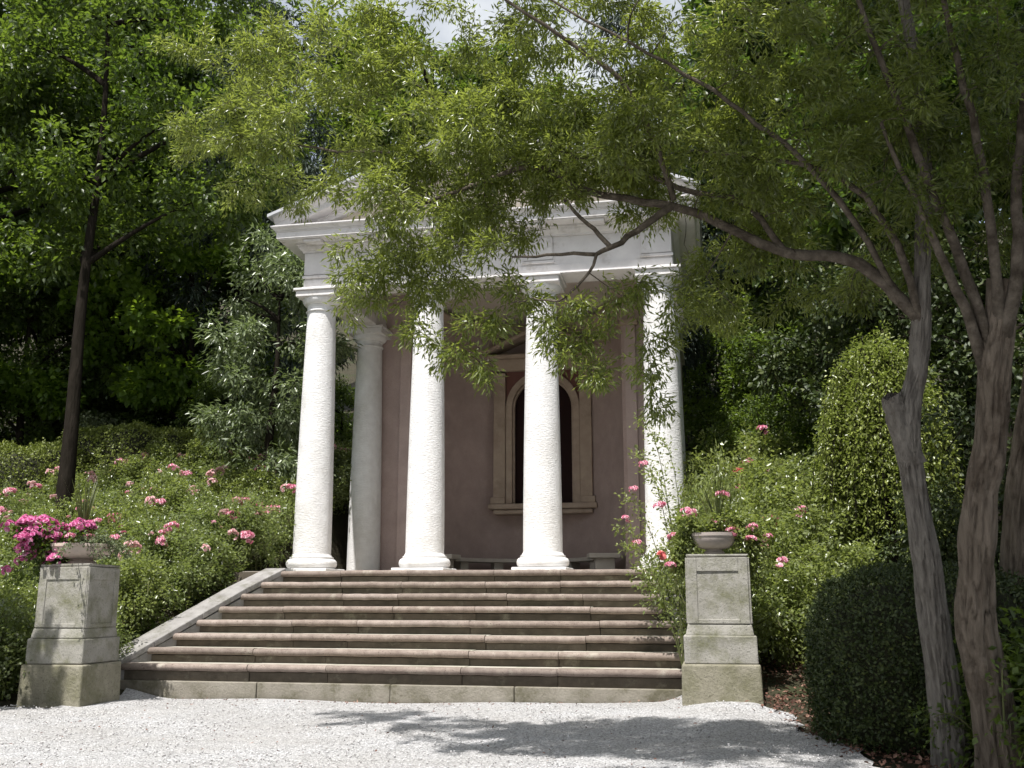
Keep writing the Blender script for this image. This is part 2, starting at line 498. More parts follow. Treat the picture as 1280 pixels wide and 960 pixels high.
# loose stones on the gravel (uncountable)
def gravel_stones(n=16000):
    r = np.random.default_rng(11)
    y = -15 + 11 * r.random(n) ** .8
    x = -5 + 9.6 * r.random(n)
    keep = (x < np.interp(y, [-12, -8, -6.3, -4.9], [6, 4.9, 4.4, 3.6])) & (x > np.interp(y, [-9, -6.4, -5.8, -5.7], [-8, -5.5, -4.6, -3.1])) & (y < -4.35) & (np.hypot(x - 3.607, y + 15.865) > 2)
    x, y = x[keep], y[keep]; n = len(x)
    s = r.uniform(.005, .012, n)[:, None, None]
    base = np.array([[1, 0, 0], [0, 1, 0], [-1, 0, 0], [0, -1, 0], [0, 0, .8], [0, 0, -.8]], float)
    jit = r.uniform(.6, 1.3, (n, 6, 1))
    V = base[None] * jit * s
    a = r.random(n) * 6.28
    ca, sa = np.cos(a)[:, None], np.sin(a)[:, None]
    V = np.stack([V[..., 0] * ca - V[..., 1] * sa, V[..., 0] * sa + V[..., 1] * ca, V[..., 2]], -1)
    V += np.stack([x, y, ground(x, y) + .02], 1)[:, None]
    b = np.arange(n)[:, None, None] * 6
    F = b + np.array([[0, 1, 4], [1, 2, 4], [2, 3, 4], [3, 0, 4], [1, 0, 5], [2, 1, 5], [3, 2, 5], [0, 3, 5]])[None]
    mm, nt, bs, out = new_mat('gravel_stone')
    g = nt.nodes.new('ShaderNodeNewGeometry')
    nt.links.new(ramp(nt, g.outputs['Random Per Island'], [(0, (.28, .27, .26)), (.5, (.46, .45, .45)), (1, (.62, .61, .6))]), bs.inputs['Base Color'])
    bs.inputs['Roughness'].default_value = .9
    o = link('gravel_stones', np_mesh('gravel_stones', V.reshape(-1, 3), F.reshape(-1, 3), mm))
    tag(o, 'loose pale stones scattered over the gravel court', 'gravel', kind='stuff')
gravel_stones()

# ------------------------------------------------------------------ temple
ZP = 1.56                      # porch floor
ZA = 6.41                      # top of abacus
tem = empty('garden_temple', (0, 2.5, 0), 0, 'white columned garden temple with pediment and shaded pink niche', 'temple')
# podium
MB().box(-3.55, 3.55, -1.50, 7.0, -.3, ZP - .012).build('podium', M['riser'], tem)
MB().box(-3.45, 3.45, -1.45, 2.9, ZP - .010, ZP).build('porch_floor', M['floor'], tem)

def column(x, y, base=True):
    r0, r1 = .315, .245
    zb = ZP + (.31 if base else 0.0); zt = 6.02
    prof = []
    for i in range(25):
        t = i / 24
        prof.append((r0 + (r1 - r0) * (t ** 1.55), zb + (zt - zb) * t))
    sh = MB().lathe(x, y, prof, 48).build('column', M['plaster'], tem, smooth=True)
    if base:
        MB().box(x - .43, x + .43, y - .43, y + .43, ZP, ZP + .07).build('base_plinth', M['plaster'], sh, bevel=.012)
        pr = [(.40, ZP + .071)]
        for i in range(9):
            a = -math.pi / 2 + math.pi * i / 8
            pr.append((.355 + .065 * math.cos(a), ZP + .15 + .078 * math.sin(a)))
        pr += [(.362, ZP + .245), (.362, ZP + .258), (.345, ZP + .262), (.333, ZP + .275), (.325, ZP + .295), (.312, ZP + .315)]
        MB().lathe(x, y, pr, 48).build('base_moulding', M['plaster'], sh, smooth=True)
    pr = [(.24, 6.015), (.262, 6.02), (.272, 6.035), (.262, 6.052), (.247, 6.056), (.247, 6.12), (.258, 6.125), (.258, 6.145)]
    for i in range(8):
        a = i / 7 * math.pi / 2
        pr.append((.262 + .075 * math.sin(a), 6.15 + .11 * (1 - math.cos(a))))
    pr += [(.345, 6.262)]
    MB().lathe(x, y, pr, 48).build('capital', M['plaster'], sh, smooth=True)
    ab = MB().box(x - .35, x + .35, y - .35, y + .35, 6.262, 6.365).box(x - .385, x + .385, y - .385, y + .385, 6.367, ZA - .002)
    ab.build('abacus', M['trim'], sh, bevel=.008)

for cx in (-2.925, -.975, .975, 2.925):
    column(cx, 0.0)
column(-2.925, 2.55, False); column(2.925, 2.55, False)

# entablature
MB().box(-3.18, 3.18, -.262, .262, ZA, 6.575).build('architrave', M['trim'], tem, bevel=.008)
MB().box(-3.20, 3.20, -.29, -.255, 6.415, 6.445).build('architrave_fillet', M['trim'], tem, bevel=.004)
MB().box(-3.165, 3.165, -.25, .25, 6.577, 7.06).build('frieze', M['trim'], tem)
for sx in (-1, 1):
    a, b = sorted((sx * 2.675, sx * 3.18))
    MB().box(a, b, .265, 6.9, ZA, 6.575).build('side_architrave', M['trim'], tem, bevel=.008)
    a, b = sorted((sx * 2.69, sx * 3.165))
    MB().box(a, b, .252, 6.9, 6.577, 7.06).build('side_frieze', M['trim'], tem)
for cx in (-2.925, -.975, .975, 2.925):
    MB().box(cx - .245, cx + .245, -.285, -.252, 6.66, 7.058).build('frieze_block', M['trim'], tem, bevel=.008)
    MB().box(cx - .27, cx + .27, -.30, -.264, 6.60, 6.645).build('regula', M['trim'], tem, bevel=.006)
path = [(-3.165, 6.9), (-3.165, -.25), (3.165, -.25), (3.165, 6.9)]
def sweepR(prof):                                    # outward offset on the outer side
    return MB().sweep(path[::-1], [(o, z) for o, z in prof])
ph = [(0, 7.062), (.035, 7.062), (.04, 7.09), (.07, 7.11), (.10, 7.15), (.11, 7.185), (.13, 7.19), (.13, 7.215), (0, 7.215)]
pc = [(0, 7.217), (.37, 7.217), (.37, 7.235), (.39, 7.235), (.39, 7.34), (.405, 7.345), (.405, 7.36), (0, 7.36)]
pt = [(0, 7.362), (.415, 7.362), (.43, 7.385), (.465, 7.41), (.475, 7.425), (.475, 7.445), (0, 7.445)]
for nm, pr in (('bed_moulding', ph), ('corona', pc), ('cornice_cyma', pt)):
    # choose sign so that the moulding steps outward
    sgn = -1
    MB().sweep(path, [(o * 1, z) for o, z in pr]).build(nm, M['trim'], tem)
for cx in (-2.925, -1.95, -.975, 0, .975, 1.95, 2.925):
    MB().box(cx - .16, cx + .16, -.58, -.385, 7.165, 7.213).build('mutule', M['trim'], tem, bevel=.008)
# pediment
ZE, ZX, XE = 7.45, 8.80, 3.60
tri = MB().add([(-3.3, -.2, 7.447), (3.3, -.2, 7.447), (0, -.2, 8.80), (-3.3, .2, 7.447), (3.3, .2, 7.447), (0, .2, 8.80)],
               [(0, 1, 2), (5, 4, 3), (0, 3, 4, 1), (1, 4, 5, 2), (2, 5, 3, 0)])
tri.build('tympanum', M['cream'], tem)
rp = [(-.20, -.16), (-.31, -.16), (-.33, -.11), (-.36, -.09), (-.36, -.06), (-.62, -.06), (-.62, .05), (-.64, .06), (-.66, .09), (-.71, .12), (-.725, .15), (-.20, .15)]
for sx in (-1, 1):
    vs = []
    for (x, z) in ((sx * XE, ZE), (0, ZX)):
        for (yy, t) in rp: vs.append((x, yy, z + t))
    k = len(rp)
    MB().add(vs, [(j, (j + 1) % k, k + (j + 1) % k, k + j) for j in range(k)] + [tuple(range(k)), tuple(range(k, 2 * k))]).build('raking_cornice', M['trim'], tem)
    vs = []
    for (x, z) in ((sx * (XE + .07), ZE - .026), (0, ZX)):
        vs += [(x, -.80, z + .153), (x, 7.1, z + .153), (x, 7.1, z + .205), (x, -.80, z + .205)]
    MB().add(vs, [(0, 1, 5, 4), (1, 2, 6, 5), (2, 3, 7, 6), (3, 0, 4, 7), (0, 1, 2, 3), (4, 5, 6, 7)]).build('roof_slope', M['roof'], tem)
MB().add([(-3.5, 6.5, 7.447), (3.5, 6.5, 7.447), (0, 6.5, 8.80), (-3.5, 6.9, 7.447), (3.5, 6.9, 7.447), (0, 6.9, 8.80)],
         [(0, 1, 2), (5, 4, 3), (0, 3, 4, 1), (1, 4, 5, 2), (2, 5, 3, 0)]).build('rear_gable', M['cream'], tem)
MB().box(-2.67, 2.67, .255, 6.6, 7.20, 7.30).build('ceiling', M['soffit'], tem)
# niche: plan polygon with an apse
def ell(a, b, n, s=1.0, t0=0.0, t1=math.pi, cy=2.82):
    return [(a * s * math.cos(t0 + (t1 - t0) * i / n), cy + b * s * math.sin(t0 + (t1 - t0) * i / n)) for i in range(n + 1)]
AX, AY = 2.06, 2.62
ap = ell(AX, AY, 40)
outer = [(3.12, 2.82), (3.12, 6.6), (-3.12, 6.6), (-3.12, 2.82)]
nw = MB()
inner = ap
vs = [(x, y, ZP - .02) for x, y in inner] + [(x, y, 7.199) for x, y in inner]
k = len(inner)
fs = [(i, i + 1, k + i + 1, k + i) for i in range(k - 1)]
nw.add(vs, fs)
for sx in (-1, 1):
    vs = [(sx * AX, 2.82, ZP - .02), (sx * 3.12, 2.82, ZP - .02), (sx * 3.12, 2.82, 7.199), (sx * AX, 2.82, 7.199), (sx * 3.12, 6.6, ZP - .02), (sx * 3.12, 6.6, 7.199)]
    nw.add(vs, [(0, 1, 2, 3), (1, 4, 5, 2)])
nw.add([(-3.12, 6.6, ZP - .02), (3.12, 6.6, ZP - .02), (3.12, 6.6, 7.199), (-3.12, 6.6, 7.199)], [(0, 1, 2, 3)])
nwo = nw.build('niche_wall', M['pinkwall'], tem, smooth=True)
MB().add([(x, y, ZP - .004) for x, y in ell(AX - .001, AY - .001, 40)], [tuple(range(41))]).build('niche_floor', M['floor'], tem)
# mouldings inside the niche
MB().sweep(ell(AX, AY, 40)[::-1], [(0, 6.80), (.06, 6.80), (.08, 6.85), (.08, 6.90), (.15, 6.96), (.17, 7.02), (.17, 7.06), (0, 7.06)]).build('niche_cornice', M['frame'], tem, smooth=True)
MB().sweep(ell(AX, AY, 40)[::-1], [(0, 6.44), (.035, 6.44), (.035, 6.50), (0, 6.50)]).build('niche_string', M['frame'], tem, smooth=True)
for sx in (-1, 1):
    a, b = sorted((sx * 2.12, sx * 2.34))
    MB().box(a, b, 2.74, 2.818, ZP, 6.3).build('pilaster', M['pinkwall'], tem, bevel=.01)
    a, b = sorted((sx * 2.07, sx * 2.39))
    MB().box(a, b, 2.70, 2.818, 6.302, 6.41).build('pilaster_capital', M['frame'], tem, bevel=.012)

# arched window with its aedicule on the apse
WX, WY = 0.17, 4.95
win = MB()
def arch(w, zs, n=20, top=None):
    return [(w * math.cos(math.pi * i / n), zs + w * math.sin(math.pi * i / n)) for i in range(n + 1)]
def arch_ring(wi, wo, zb, zs, y0, y1, cx):
    a = [(wi, zb)] + arch(wi, zs) + [(-wi, zb)]
    b = [(wo, zb)] + arch(wo, zs) + [(-wo, zb)]
    k = len(a); vs = []
    for (y, L) in ((y0, a), (y0, b), (y1, a), (y1, b)):
        vs += [(cx + p[0], y, p[1]) for p in L]
    fs = []
    for i in range(k - 1):
        fs += [(i, i + 1, k + i + 1, k + i), (2 * k + i, 3 * k + i, 3 * k + i + 1, 2 * k + i + 1), (i, 2 * k + i, 2 * k + i + 1, i + 1), (k + i, k + i + 1, 3 * k + i + 1, 3 * k + i)]
    fs += [(0, k, 3 * k, 2 * k), (k - 1, 2 * k + k - 1, 3 * k + k - 1, k + k - 1)]
    return MB().add(vs, fs)
wfr = arch_ring(.66, .80, 3.10, 5.16, WY - .07, WY + .45, WX).build('window_surround', M['frame'], tem, bevel=.012)
arch_ring(.62, .658, 3.10, 5.16, WY + .02, WY + .10, WX).build('inner_moulding', M['frame'], wfr)
pv = [(WX + .655, WY + .16, 3.10)] + [(WX + p[0], WY + .16, p[1]) for p in arch(.655, 5.16)] + [(WX - .655, WY + .16, 3.10)]
MB().add(pv, [tuple(range(len(pv)))]).build('window_pane', M['pane'], wfr)
for sx in (-1, 1):
    a, b = sorted((WX + sx * .805, WX + sx * 1.06))
    MB().box(a, b, WY - .11, WY + .45, 3.10, 5.94).build('window_pilaster', M['frame'], tem, bevel=.012)
    a, b = sorted((WX + sx * .80, WX + sx * 1.12))
    MB().box(a, b, WY - .14, WY + .30, 3.10, 3.24).build('pilaster_foot', M['frame'], tem, bevel=.02)
    # red spandrel filling the corner between arch and entablature
    sp = [(WX + sx * .80, 5.16)] + [(WX + sx * .80 * math.cos(math.pi / 2 * i / 10), 5.16 + .80 * math.sin(math.pi / 2 * i / 10)) for i in range(11)] + [(WX, 5.975), (WX + sx * .80, 5.975)]
    MB().add([(x, WY + .0, z) for x, z in sp[1:]], [tuple(range(len(sp) - 1))]).build('spandrel_panel', M['redpanel'], tem)
MB().box(WX - 1.16, WX + 1.16, WY - .20, WY + .35, 2.98, 3.098).build('window_sill', M['frame'], tem, bevel=.03)
MB().box(WX - 1.06, WX + 1.06, WY - .13, WY + .3, 2.88, 2.978).build('sill_apron', M['frame'], tem, bevel=.03)
MB().box(WX - 1.06, WX + 1.06, WY - .12, WY + .45, 5.98, 6.24).build('window_entablature', M['frame'], tem, bevel=.012)
MB().box(WX - 1.20, WX + 1.20, WY - .22, WY + .3, 6.242, 6.33).build('window_cornice', M['frame'], tem, bevel=.02)
for sx in (-1, 1):
    MB().hexa([(WX + sx * 1.25, WY - .25, 6.332), (WX + sx * .22, WY - .25, 6.80), (WX + sx * .22, WY + .35, 6.80), (WX + sx * 1.25, WY + .2, 6.332)],
              [(WX + sx * 1.25, WY - .25, 6.42), (WX + sx * .22, WY - .25, 6.89), (WX + sx * .22, WY + .35, 6.89), (WX + sx * 1.25, WY + .2, 6.42)]).build('window_gable_moulding', M['frame'], tem, bevel=.015)
MB().box(WX - .16, WX + .16, WY - .12, WY + .4, 6.332, 6.86).build('finial_block', M['frame'], tem, bevel=.03)

# curved bench inside the niche
bn = empty('stone_bench', (0, 4.0, ZP), 0, 'low curved stone bench following the wall inside the shaded temple niche', 'bench')
def ringseg(s0, s1, t0, t1, z0, z1, n=30):
    A = ell(AX, AY, n, s0, t0, t1); B = ell(AX, AY, n, s1, t0, t1); k = n + 1
    vs = [(x, y, z0) for x, y in A] + [(x, y, z0) for x, y in B] + [(x, y, z1) for x, y in A] + [(x, y, z1) for x, y in B]
    fs = []
    for i in range(n):
        fs += [(i, i + 1, k + i + 1, k + i), (2 * k + i, 3 * k + i, 3 * k + i + 1, 2 * k + i + 1), (i, 2 * k + i, 2 * k + i + 1, i + 1), (k + i, k + i + 1, 3 * k + i + 1, 3 * k + i)]
    fs += [(0, k, 3 * k, 2 * k), (n, 2 * k + n, 3 * k + n, k + n)]
    return MB().add(vs, fs)
ringseg(.72, .93, .42, math.pi - .42, ZP + .31, ZP + .385).build('seat', M['bench'], bn, bevel=.008)
for t in (.62, 1.1, 1.57, 2.04, 2.52):
    ringseg(.77, .90, t - .06, t + .06, ZP, ZP + .308, 3).build('support', M['bench'], bn)
for t in (.30, math.pi - .30):
    ringseg(.66, .95, t - .115, t + .115, ZP + .34, ZP + .43, 4).build('end_seat', M['bench'], bn, bevel=.012)
    ringseg(.72, .90, t - .065, t + .065, ZP, ZP + .338, 3).build('end_support', M['bench'], bn, bevel=.01)

# ------------------------------------------------------------------ stairs
st = empty('staircase', (0, -3, 0), 0, 'eight wide worn stone steps with reddish rounded nosings before the temple', 'stairs')
RZ, TY = .171, .353
rr = random.Random(4)
def xl(k): return -2.736 - .140 * k
def xr(k): return 2.80 + .088 * k
for kk in range(8):
    y = -1.60 - TY * kk; z = ZP - RZ * kk
    if kk == 0: z -= .001
    a, b = xl(kk) - .02, xr(kk) + .02
    cuts = [a] + sorted(a + (b - a) * (i + rr.uniform(-.28, .28)) / 5 for i in range(1, 5)) + [b]
    for i in range(5):
        g = .003
        x0, x1 = cuts[i] + g, cuts[i + 1] - g
        dz = rr.uniform(-.006, .006); dy = rr.uniform(-.008, .008)
        nseg = 10
        pr = [(0.12, 0), (.03, 0)] + [(.03 - .042 * math.sin(math.pi * j / 8), -.042 + .042 * math.cos(math.pi * j / 8)) for j in range(1, 8)] + [(.03, -.084), (.12, -.084)]
        vs, fs = [], []
        m = len(pr)
        wob = [rr.uniform(-.004, .004) for _ in range(nseg + 1)]
        for s in range(nseg + 1):
            x = x0 + (x1 - x0) * s / nseg
            for (py, pz) in pr: vs.append((x, y + dy + py + (wob[s] if py < .1 else 0), z + dz + pz + (wob[s] * .7 if py < .1 else 0)))
        for s in range(nseg):
            for j in range(m):
                jj = (j + 1) % m
                fs.append((s * m + j, (s + 1) * m + j, (s + 1) * m + jj, s * m + jj))
        fs += [tuple(range(m)), tuple(nseg * m + j for j in range(m))]
        MB().add(vs, fs).build('nosing_stone', M['step'], st, smooth=True)
        MB().box(x0, x1, y + .123, y + (.46 if kk else .3), z - .084, z - .005 + dz).build('tread_stone', M['tread'], st, bevel=.004)
        zb = z - RZ - .02 if kk < 7 else z - .205
        MB().box(x0, x1, y + .062 + dy, y + .40, zb, z - .088 + min(dz, 0)).build('riser_stone', M['riser'], st, bevel=.006)
    # tread stone behind the nosing of the step below is the nosing slab itself; fill the core
MB().hexa([(xl(7) + .03, -1.60 - TY * 7 + .12, -.2), (xr(7) - .03, -1.60 - TY * 7 + .12, -.2), (xr(0) - .03, -1.25, -.2), (xl(0) + .03, -1.25, -.2)],
          [(xl(7) + .03, -1.60 - TY * 7 + .12, .18), (xr(7) - .03, -1.60 - TY * 7 + .12, .18), (xr(0) - .03, -1.25, ZP - .2), (xl(0) + .03, -1.25, ZP - .2)]).build('stair_core', M['riser'], st)
yb = -1.60 - TY * 7
cuts = [xl(7) - .05, -1.9, -.2, 1.3, xr(7) + .05]
for i in range(4):
    MB().box(cuts[i] + .003, cuts[i + 1] - .003, yb + .005 + .01 * (i % 2), yb + .4, -.15, .158).build('plinth_stone', M['plinth'], st, bevel=.012)
# sloping side copings
for sx, xf in ((-1, xl), (1, xr)):
    n = 4
    for i in range(n):
        k0, k1 = 7.75 - 8.0 * i / n, 7.75 - 8.0 * (i + 1) / n
        def P(k, off, dz): return (xf(k) + sx * off, -1.60 - TY * k + (0.006 if 0 else 0), ZP - RZ * max(k, 0) * 1.0 + dz + (.0 if k > 0 else 0))
        e = .004 / 2
        k0 -= e; k1 += e
        b = [P(k0, .004, -.04), P(k0, .33, -.04), P(k1, .33, -.04), P(k1, .004, -.04)]
        t = [P(k0, .004, .045), P(k0, .33, .045), P(k1, .33, .045), P(k1, .004, .045)]
        MB().hexa(b, t).build('coping_stone', M['coping'], st, bevel=.01)
    def Q(k, off, z): return (xf(k) + sx * off, -1.60 - TY * k, z)
    MB().hexa([Q(7.75, .02, -.2), Q(7.75, .30, -.2), Q(-.25, .30, -.2), Q(-.25, .02, -.2)],
              [Q(7.75, .02, ZP - RZ * 7.75 - .042), Q(7.75, .30, ZP - RZ * 7.75 - .042), Q(-.25, .30, ZP - .042), Q(-.25, .02, ZP - .042)]).build('side_wall', M['coping'], st)

# ------------------------------------------------------------------ pedestals
def pedestal(x0, y0, w, H, zb, label, seed):
    p = empty('stone_pedestal', (x0 + w / 2, y0 + w / 2, zb), 0, label, 'pedestal', 'pedestals flanking the steps')
    cx, cy = x0 + w / 2, y0 + w / 2
    def fr(w0, w1, z0, z1):
        a, b = w0 / 2, w1 / 2
        return MB().hexa([(cx - a, cy - a, z0), (cx + a, cy - a, z0), (cx + a, cy + a, z0), (cx - a, cy + a, z0)],
                         [(cx - b, cy - b, z1), (cx + b, cy - b, z1), (cx + b, cy + b, z1), (cx - b, cy + b, z1)])
    z1, z2, z3 = zb + .435 * H / 1.54, zb + .72 * H / 1.54, zb + .84 * H / 1.54
    fr(w * 1.03, w, zb - .12, z1).build('base_block', M['pedbase'], p, bevel=.022, seg=3, rough=.003, seed=seed)
    fr(w * .93, w * .925, z1 + .002, z2).build('plinth_block', M['pedestal'], p, bevel=.014, rough=.003, seed=seed + 1)
    fr(w * .875, w * .825, z2 + .002, z3).build('moulding_block', M['pedestal'], p, bevel=.014, rough=.002, seed=seed + 2)
    s0, s1 = w * .82, w * .79
    sh = fr(s0, s1, z3 - .003, zb + H).build('shaft', M['pedestal'], p, bevel=.012, rough=.003, seed=seed + 3)
    # recessed panel on each visible face: raised frame strips
    pz0, pz1 = z3 + .05, zb + H - .15
    hw = s1 * .34
    for face in range(4):
        R = Matrix.Rotation(face * math.pi / 2, 3, 'Z')
        def tr(pts): return [tuple(R @ Vector((a, b, 0)) + Vector((cx, cy, c))) for a, b, c in pts]
        d0, d1 = -s0 / 2 - .010, -s1 / 2 + .03
        for (ax, bx, za, zb_) in ((-s1 / 2 + .004, -hw, z3 + .004, zb + H - .006), (hw, s1 / 2 - .004, z3 + .004, zb + H - .006), (-hw, hw, z3 + .004, pz0), (-hw, hw, pz1, zb + H - .006)):
            f = lambda z: (d0 + (-s1 / 2 - .016 - d0) * (z - z3) / (zb + H - z3))
            bpts = [(ax, f(za), za), (bx, f(za), za), (bx, d1, za), (ax, d1, za)]
            tpts = [(ax, f(zb_), zb_), (bx, f(zb_), zb_), (bx, d1, zb_), (ax, d1, zb_)]
            MB().hexa(tr(bpts), tr(tpts)).build('panel_strip', M['pedestal'], sh, bevel=.006)
    fr(w * .80, w * .81, zb + H, zb + H + .03).build('cap', M['pedestal'], p, bevel=.01, rough=.003, seed=seed + 5)
    return cx, cy, zb + H + .03

PL = pedestal(-4.13, -5.45, .78, 1.52, 0.0, 'weathered grey stone pedestal left of the steps under the magenta flowers', 1)
PR = pedestal(3.26, -5.05, .80, 1.52, 0.07, 'lichened stone pedestal right of the steps below the trailing rose', 20)

def bowl(c, r, h, m, label):
    x, y, z = c
    o = empty('planter_bowl', (x, y, z), 0, label, 'planter', 'planter bowls on the pedestals')
    MB().lathe(x, y, [(r * .45, z), (r * .47, z + .03), (r * .36, z + .05), (r * .36, z + .06)], 32).build('foot', m, o, smooth=True)
    out = [(r * .36, z + .061)] + [(r * (.36 + .62 * math.sin(i / 8 * math.pi / 2)), z + .061 + (h - .10) * (1 - math.cos(i / 8 * math.pi / 2))) for i in range(1, 9)]
    out += [(r * 1.02, z + h - .035), (r * 1.02, z + h), (r * .93, z + h), (r * .90, z + h - .06)]
    b = MB().lathe(x, y, out, 36)
    b.build('basin', m, o, smooth=True)
    MB().lathe(x, y, [(r * .905, z + h - .075), (r * .905, z + h - .062)], 24).build('soil', M['soil'], o)
    return (x, y, z + h)
BL = bowl(PL, .36, .24, M['bowl'], 'pale terracotta bowl planted with magenta flowers on the left pedestal')
BR = bowl((PR[0] - .02, PR[1] - .02, PR[2]), .24, .235, M['bowl2'], 'grey brown bowl on the right pedestal with trailing greenery')

# ------------------------------------------------------------------ foliage tools
def randdir(r, n):
    return nz(r.normal(0, 1, (n, 3)))


def grow(r, nodes, nrad, targets, k=5, sag=.12, rmax=.02, rmin=.004, lift=.0):
    """connect every target to the nearest branch node with a curved twig; returns paths (P,k,3) and radii"""
    nodes = np.asarray(nodes, float); nrad = np.asarray(nrad, float)
    targets = np.asarray(targets, float)
    d = np.sqrt(((targets[:, None] - nodes[None, ::max(1, len(nodes) // 200)]) ** 2).sum(-1)).min(1)
    order = np.argsort(d)
    cap = len(nodes) + len(targets) * (k - 1)
    A = np.empty((cap, 3)); Rr = np.empty(cap); n = len(nodes)
    A[:n] = nodes; Rr[:n] = nrad
    paths, rads = [], []
    u = np.linspace(0, 1, k)[:, None]
    for i in order:
        t = targets[i]
        dd = ((A[:n] - t) ** 2).sum(1)
        # prefer nodes nearer the stem: penalise thin twigs slightly
        j = int(np.argmin(dd * (1 + .15 * (Rr[:n] < rmin * 1.6))))
        s = A[j]; L = math.sqrt(dd[j]) + 1e-6
        mid = (s + t) / 2 + r.normal(0, .12, 3) * L + np.array([0, 0, lift * L])
        P = (1 - u) ** 2 * s + 2 * u * (1 - u) * mid + u ** 2 * t
        P[:, 2] -= sag * L * (u[:, 0] ** 2) * .5
        r0 = min(Rr[j] * .75, rmax, max(rmin * 1.3, .022 * L))
        rad = np.linspace(r0, rmin, k)
        paths.append(P); rads.append(rad)
        A[n:n + k - 1] = P[1:]; Rr[n:n + k - 1] = rad[1:]; n += k - 1
    return np.array(paths), np.array(rads)


def spray(r, paths, n, spread, L, W, droop=.3, up=.9, t0=.25, jl=.25, curl=.55):
    """n leaves in sprays around the twigs"""
    P, k, _ = paths.shape
    i = r.integers(0, P, n); t = t0 + (1 - t0) * r.random(n) ** .8
    f = t * (k - 1); a = np.minimum(f.astype(int), k - 2); w = (f - a)[:, None]
    p0, p1 = paths[i, a], paths[i, a + 1]
    pos = p0 * (1 - w) + p1 * w
    T = nz(p1 - p0)
    sh = nz(T * .8 + r.normal(0, .7, (n, 3)))
    C = pos + sh * spread * (r.random((n, 1)) ** .7)
    D = nz(sh + r.normal(0, curl, (n, 3)) + np.array([0, 0, -droop]))
    N = nz(r.normal(0, .55, (n, 3)) + np.array([0, 0, up]))
    return C, D, N, L * r.uniform(1 - jl, 1 + jl, n), W * r.uniform(1 - jl, 1 + jl, n)


def ellipsoid_pts(r, c, rad, n, shell=.0):
    d = randdir(r, n); q = (shell + (1 - shell) * r.random((n, 1))) ** (1 / 3)
    return np.asarray(c) + d * q * np.asarray(rad)


def tree_parts(seed, H, tr, crown, nclump, ntgt, nleaf, L, W, leafm, barkm, spread=.35, droop=.3, lean=(0, 0), nlimb=9, bare=.35, clumpr=.9, up=.9, sides=8):
    """a tree round its own foot: trunk mesh (with limbs and twigs) and leaf mesh"""
    r = np.random.default_rng(seed)
    top = max(c[2] + rr_[2] * .6 for c, rr_ in crown)
    tp = np.array([[0, 0, -.4], [0, 0, H * .15], [lean[0] * .4, lean[1] * .4, H * .4], [lean[0] * .8, lean[1] * .8, H * .65], [lean[0], lean[1], top]], float)
    tp[1:, :2] += r.normal(0, tr * .5, (4, 2))
    P = smooth_path(tp, 16)
    tt = np.linspace(0, 1, 16)
    rad = tr * (1.25 * np.exp(-tt * 14) * .5 + (1 - tt) ** .8 * .95 + .05)
    paths = [(P, rad, 10)]
    nodes, nr = list(P[4:]), list(rad[4:])
    cl = []
    w = np.array([rr_[0] * rr_[1] * rr_[2] for _, rr_ in crown]); w = w / w.sum()
    pick = r.choice(len(crown), nclump, p=w)
    for c in pick:
        cl.append(ellipsoid_pts(r, crown[c][0], np.array(crown[c][1]) * .92, 1, .35)[0])
    cl = np.array(cl)
    for j in range(nlimb):
        t = cl[r.integers(0, len(cl))]
        s = P[int(np.clip(np.searchsorted(P[:, 2], min(max(t[2] - np.hypot(t[0], t[1]) * .8, H * bare), P[-2, 2])), 3, 14))]
        mid = (s + t) / 2 + np.array([0, 0, .12 * np.linalg.norm(t - s)]) + r.normal(0, .1, 3)
        u = np.linspace(0, 1, 9)[:, None]
        Q = (1 - u) ** 2 * s + 2 * u * (1 - u) * mid + u ** 2 * t
        rd = np.linspace(tr * .42, tr * .08, 9)
        paths.append((Q, rd, 6)); nodes += list(Q[2:]); nr += list(rd[2:])
    tg = cl[r.integers(0, len(cl), ntgt)] + randdir(r, ntgt) * clumpr * r.random((ntgt, 1)) ** .5 * np.array([1, 1, .65])
    tw, twr = grow(r, nodes, nr, tg, 5, .15, tr * .3, .008, .08)
    paths += [(a, b, 3) for a, b in zip(tw, twr)]
    tm = tubes_mesh('trunk', paths, barkm)
    lm = leaf_mesh('crown', *spray(r, tw, nleaf, spread, L, W, droop, up), leafm)
    return tm, lm


def plant_tree(name, meshes, loc, rz, sc, label, cat, group=None, parts=('trunk', 'crown')):
    o = empty(name, loc, rz, label, cat, group)
    o.scale = (sc, sc, sc) if not isinstance(sc, tuple) else sc
    for n_, me in zip(parts, meshes):
        link(n_, me, o)
    return o


